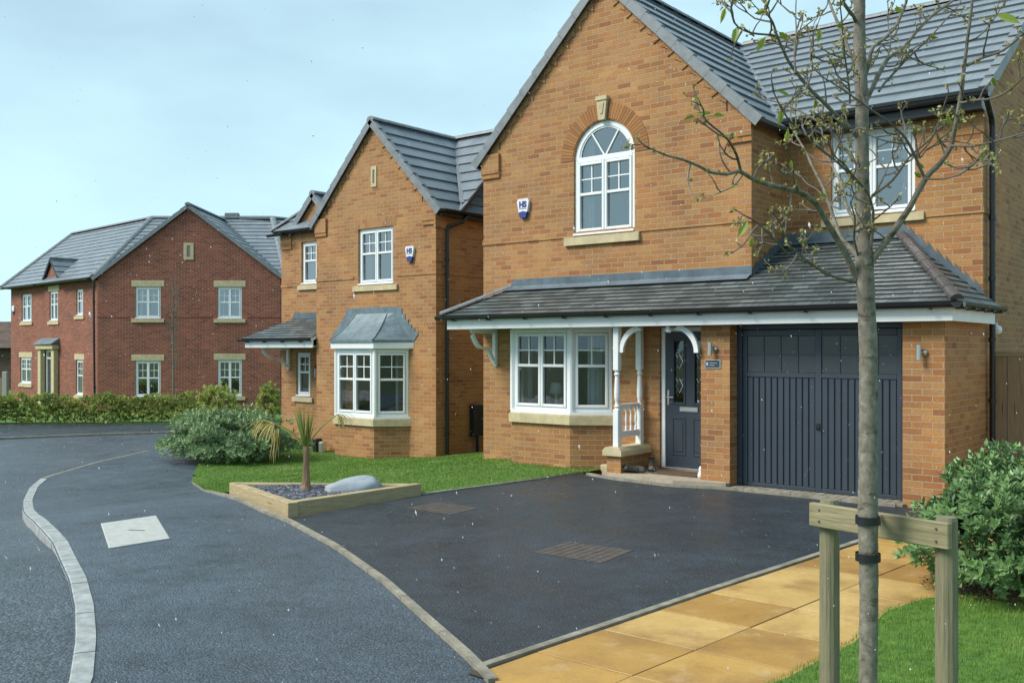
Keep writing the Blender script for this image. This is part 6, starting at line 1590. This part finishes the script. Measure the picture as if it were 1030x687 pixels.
boot((-7.22, 11.52, .128), radians(10), radians(75), 'grey walking boot lying on its side by the low porch wall')
mb = MB(); box(mb, WORLD, -7.0, -6.3, 11.55, 11.95, .086, .102, .004); tag(obj('doormat', mb, 'mat'), 'brown coir doormat on the step below the dark front door', 'doormat')
k = MB(); lathe(k, (-6.23, 11.56, .085), [(.03, 0), (.045, .02), (.04, .06), (.025, .09), (.03, .12), (.02, .15), (.005, .16)], 12); tag(obj('garden_ornament', k, 'alarmw', None, True), 'small white ornament at the foot of the brick pier by the doormat', 'ornament')
def pot(c, r_, h_, label, kind=0):
    k = MB(); lathe(k, c, [(r_ * .75, 0), (r_, h_ * .9), (r_ * 1.08, h_ * .9), (r_ * 1.08, h_), (r_ * .92, h_), (r_ * .88, h_ * .85), (.001, h_ * .84)], 18); tag(obj('plant_pot', k, 'black', None, True), label, 'plant pot', 'black pots by the middle house')
pot((-18.3, 14.05, -.5), .2, .22, 'wide black plant pot below the narrow window of the middle house')
pot((-17.35, 14.1, -.48), .14, .22, 'smaller black plant pot below the wall lantern of the middle house')
k = MB(); box(k, WORLD, -16.35, -16.2, 13.25, 13.42, -.47, -.1, .02); o = tag(obj('storage_box', k, 'black'), 'narrow black and grey box standing left of the middle bay window', 'box'); k = MB(); box(k, WORLD, -16.19, -16.05, 13.28, 13.42, -.47, -.16, .02); obj('side_panel', k, 'chrome', o)

# ================================================================ grass, litter, sleet
def grass(name, poly, n, hmin, hmax, w_, hf, label, seed, bias=None, m='grass', avoid=None):
    r = random.Random(seed); mb = MB(); x0, x1 = min(p[0] for p in poly), max(p[0] for p in poly); y0, y1 = min(p[1] for p in poly), max(p[1] for p in poly); c = 0; tries = 0
    V, F, T, U = mb.v, mb.f, mb.tint, mb.uv
    while c < n and tries < n * 12:
        tries += 1; x, y = r.uniform(x0, x1), r.uniform(y0, y1)
        if not inpoly(x, y, poly) or (avoid and avoid(x, y)): continue
        if bias and r.random() > bias(x, y): continue
        c += 1; k = noise.noise(Vector((x * 1.3, y * 1.3, 0))); k2 = noise.noise(Vector((x * 5, y * 5, 4))); h = r.uniform(hmin, hmax) * (1 + .3 * k + .35 * k2); a = r.uniform(0, 2 * pi); l = r.uniform(.1, .75) * h; z = hf(x, y); b = a + pi / 2 + r.uniform(-.5, .5); i = len(V)
        wx, wy = cos(a) * w_, sin(a) * w_; lx, ly = cos(b) * l, sin(b) * l
        V += [(x - wx, y - wy, z), (x + wx, y + wy, z), (x + wx * .6 + lx * .4, y + wy * .6 + ly * .4, z + h * .62), (x - wx * .6 + lx * .4, y - wy * .6 + ly * .4, z + h * .62), (x + lx, y + ly, z + h)]
        F += [(i, i + 1, i + 2, i + 3), (i + 3, i + 2, i + 4)]; t = min(1, max(0, .5 + .55 * k + .3 * k2 + r.uniform(-.3, .3))); T += [t, t]; U += [[(0, 0)] * 4, [(0, 0)] * 3]
    o = obj(name, mb, m); o['kind'] = 'stuff'; tag(o, label, 'grass'); return o
near_g = [(-2.5, 2.9), (-2.38, 4.2), (-2.2, 4.98), (-2.15, 5.86), (-2.23, 6.7), (-2.12, 7.2), (-1.9, 7.52), (-1.3, 7.55), (-.6, 7.5), (-.2, 6), (-.6, 4), (-1.2, 3)]
grass('grass', near_g, 42000, .014, .036, .0016, lambda x, y: .03, 'short green verge grass round the tree support', 1)
grass('grass', lawn_poly, 90000, .010, .026, .0042, lambda x, y: g(x) + .03, 'mown green lawn grass in front of the buff houses', 2, None, 'grass', lambda x, y: in_tri(Vector((x, y)), -.0) or (y < 7.3 and x > -10.65))
mb = MB(); r = random.Random(8)
for i in range(700):
    a, q = r.uniform(0, 2 * pi), r.random() ** .5; x, y = -1.75 + cos(a) * q * .55, 7.75 + sin(a) * q * .42; d = (rvec(r) + Vector((0, 0, -.1))); d.z *= .35; d.normalize(); leafquad(mb, Vector((x, y, .04 + r.random() * .02)), d, Vector((r.uniform(-.3, .3), r.uniform(-.3, .3), 1)).normalized(), r.uniform(.02, .045), r.uniform(.006, .013), r.random())
o = obj('leaf_litter', mb, 'litter'); o['kind'] = 'stuff'; tag(o, 'dry brown leaves fallen under the right hand shrub', 'leaves')
mb = MB(); r = random.Random(77)
fall = Vector((.22, .12, -1)).normalized()
for i in range(7500):
    Z = 1.3 + 20 * r.random() ** .62; X = r.uniform(-.62, .62) * Z; zz = EYE + r.uniform(-.45, .42) * Z
    if zz < .1: continue
    a = cw(X, Z)
    c = Vector((a[0], a[1], zz)); s_ = r.choice((.0011, .0013, .0016, .0019, .0028)) * (1 + .05 * Z) * .72; l = s_ * r.uniform(1.2, 3.4)
    d = (fall + rvec(r) * .12).normalized(); p = d.cross(Vector((1, 0, 0))).normalized() * s_; q = d.cross(p).normalized() * s_
    mb.mesh([c - d * l, c + d * l, c + p, c - p, c + q, c - q], [[0, 2, 4], [0, 4, 3], [0, 3, 5], [0, 5, 2], [1, 4, 2], [1, 3, 4], [1, 5, 3], [1, 2, 5]])
o = obj('falling_snow', mb, 'snow'); o['kind'] = 'stuff'; tag(o, 'light sleet flakes falling through the air over the street', 'snow')
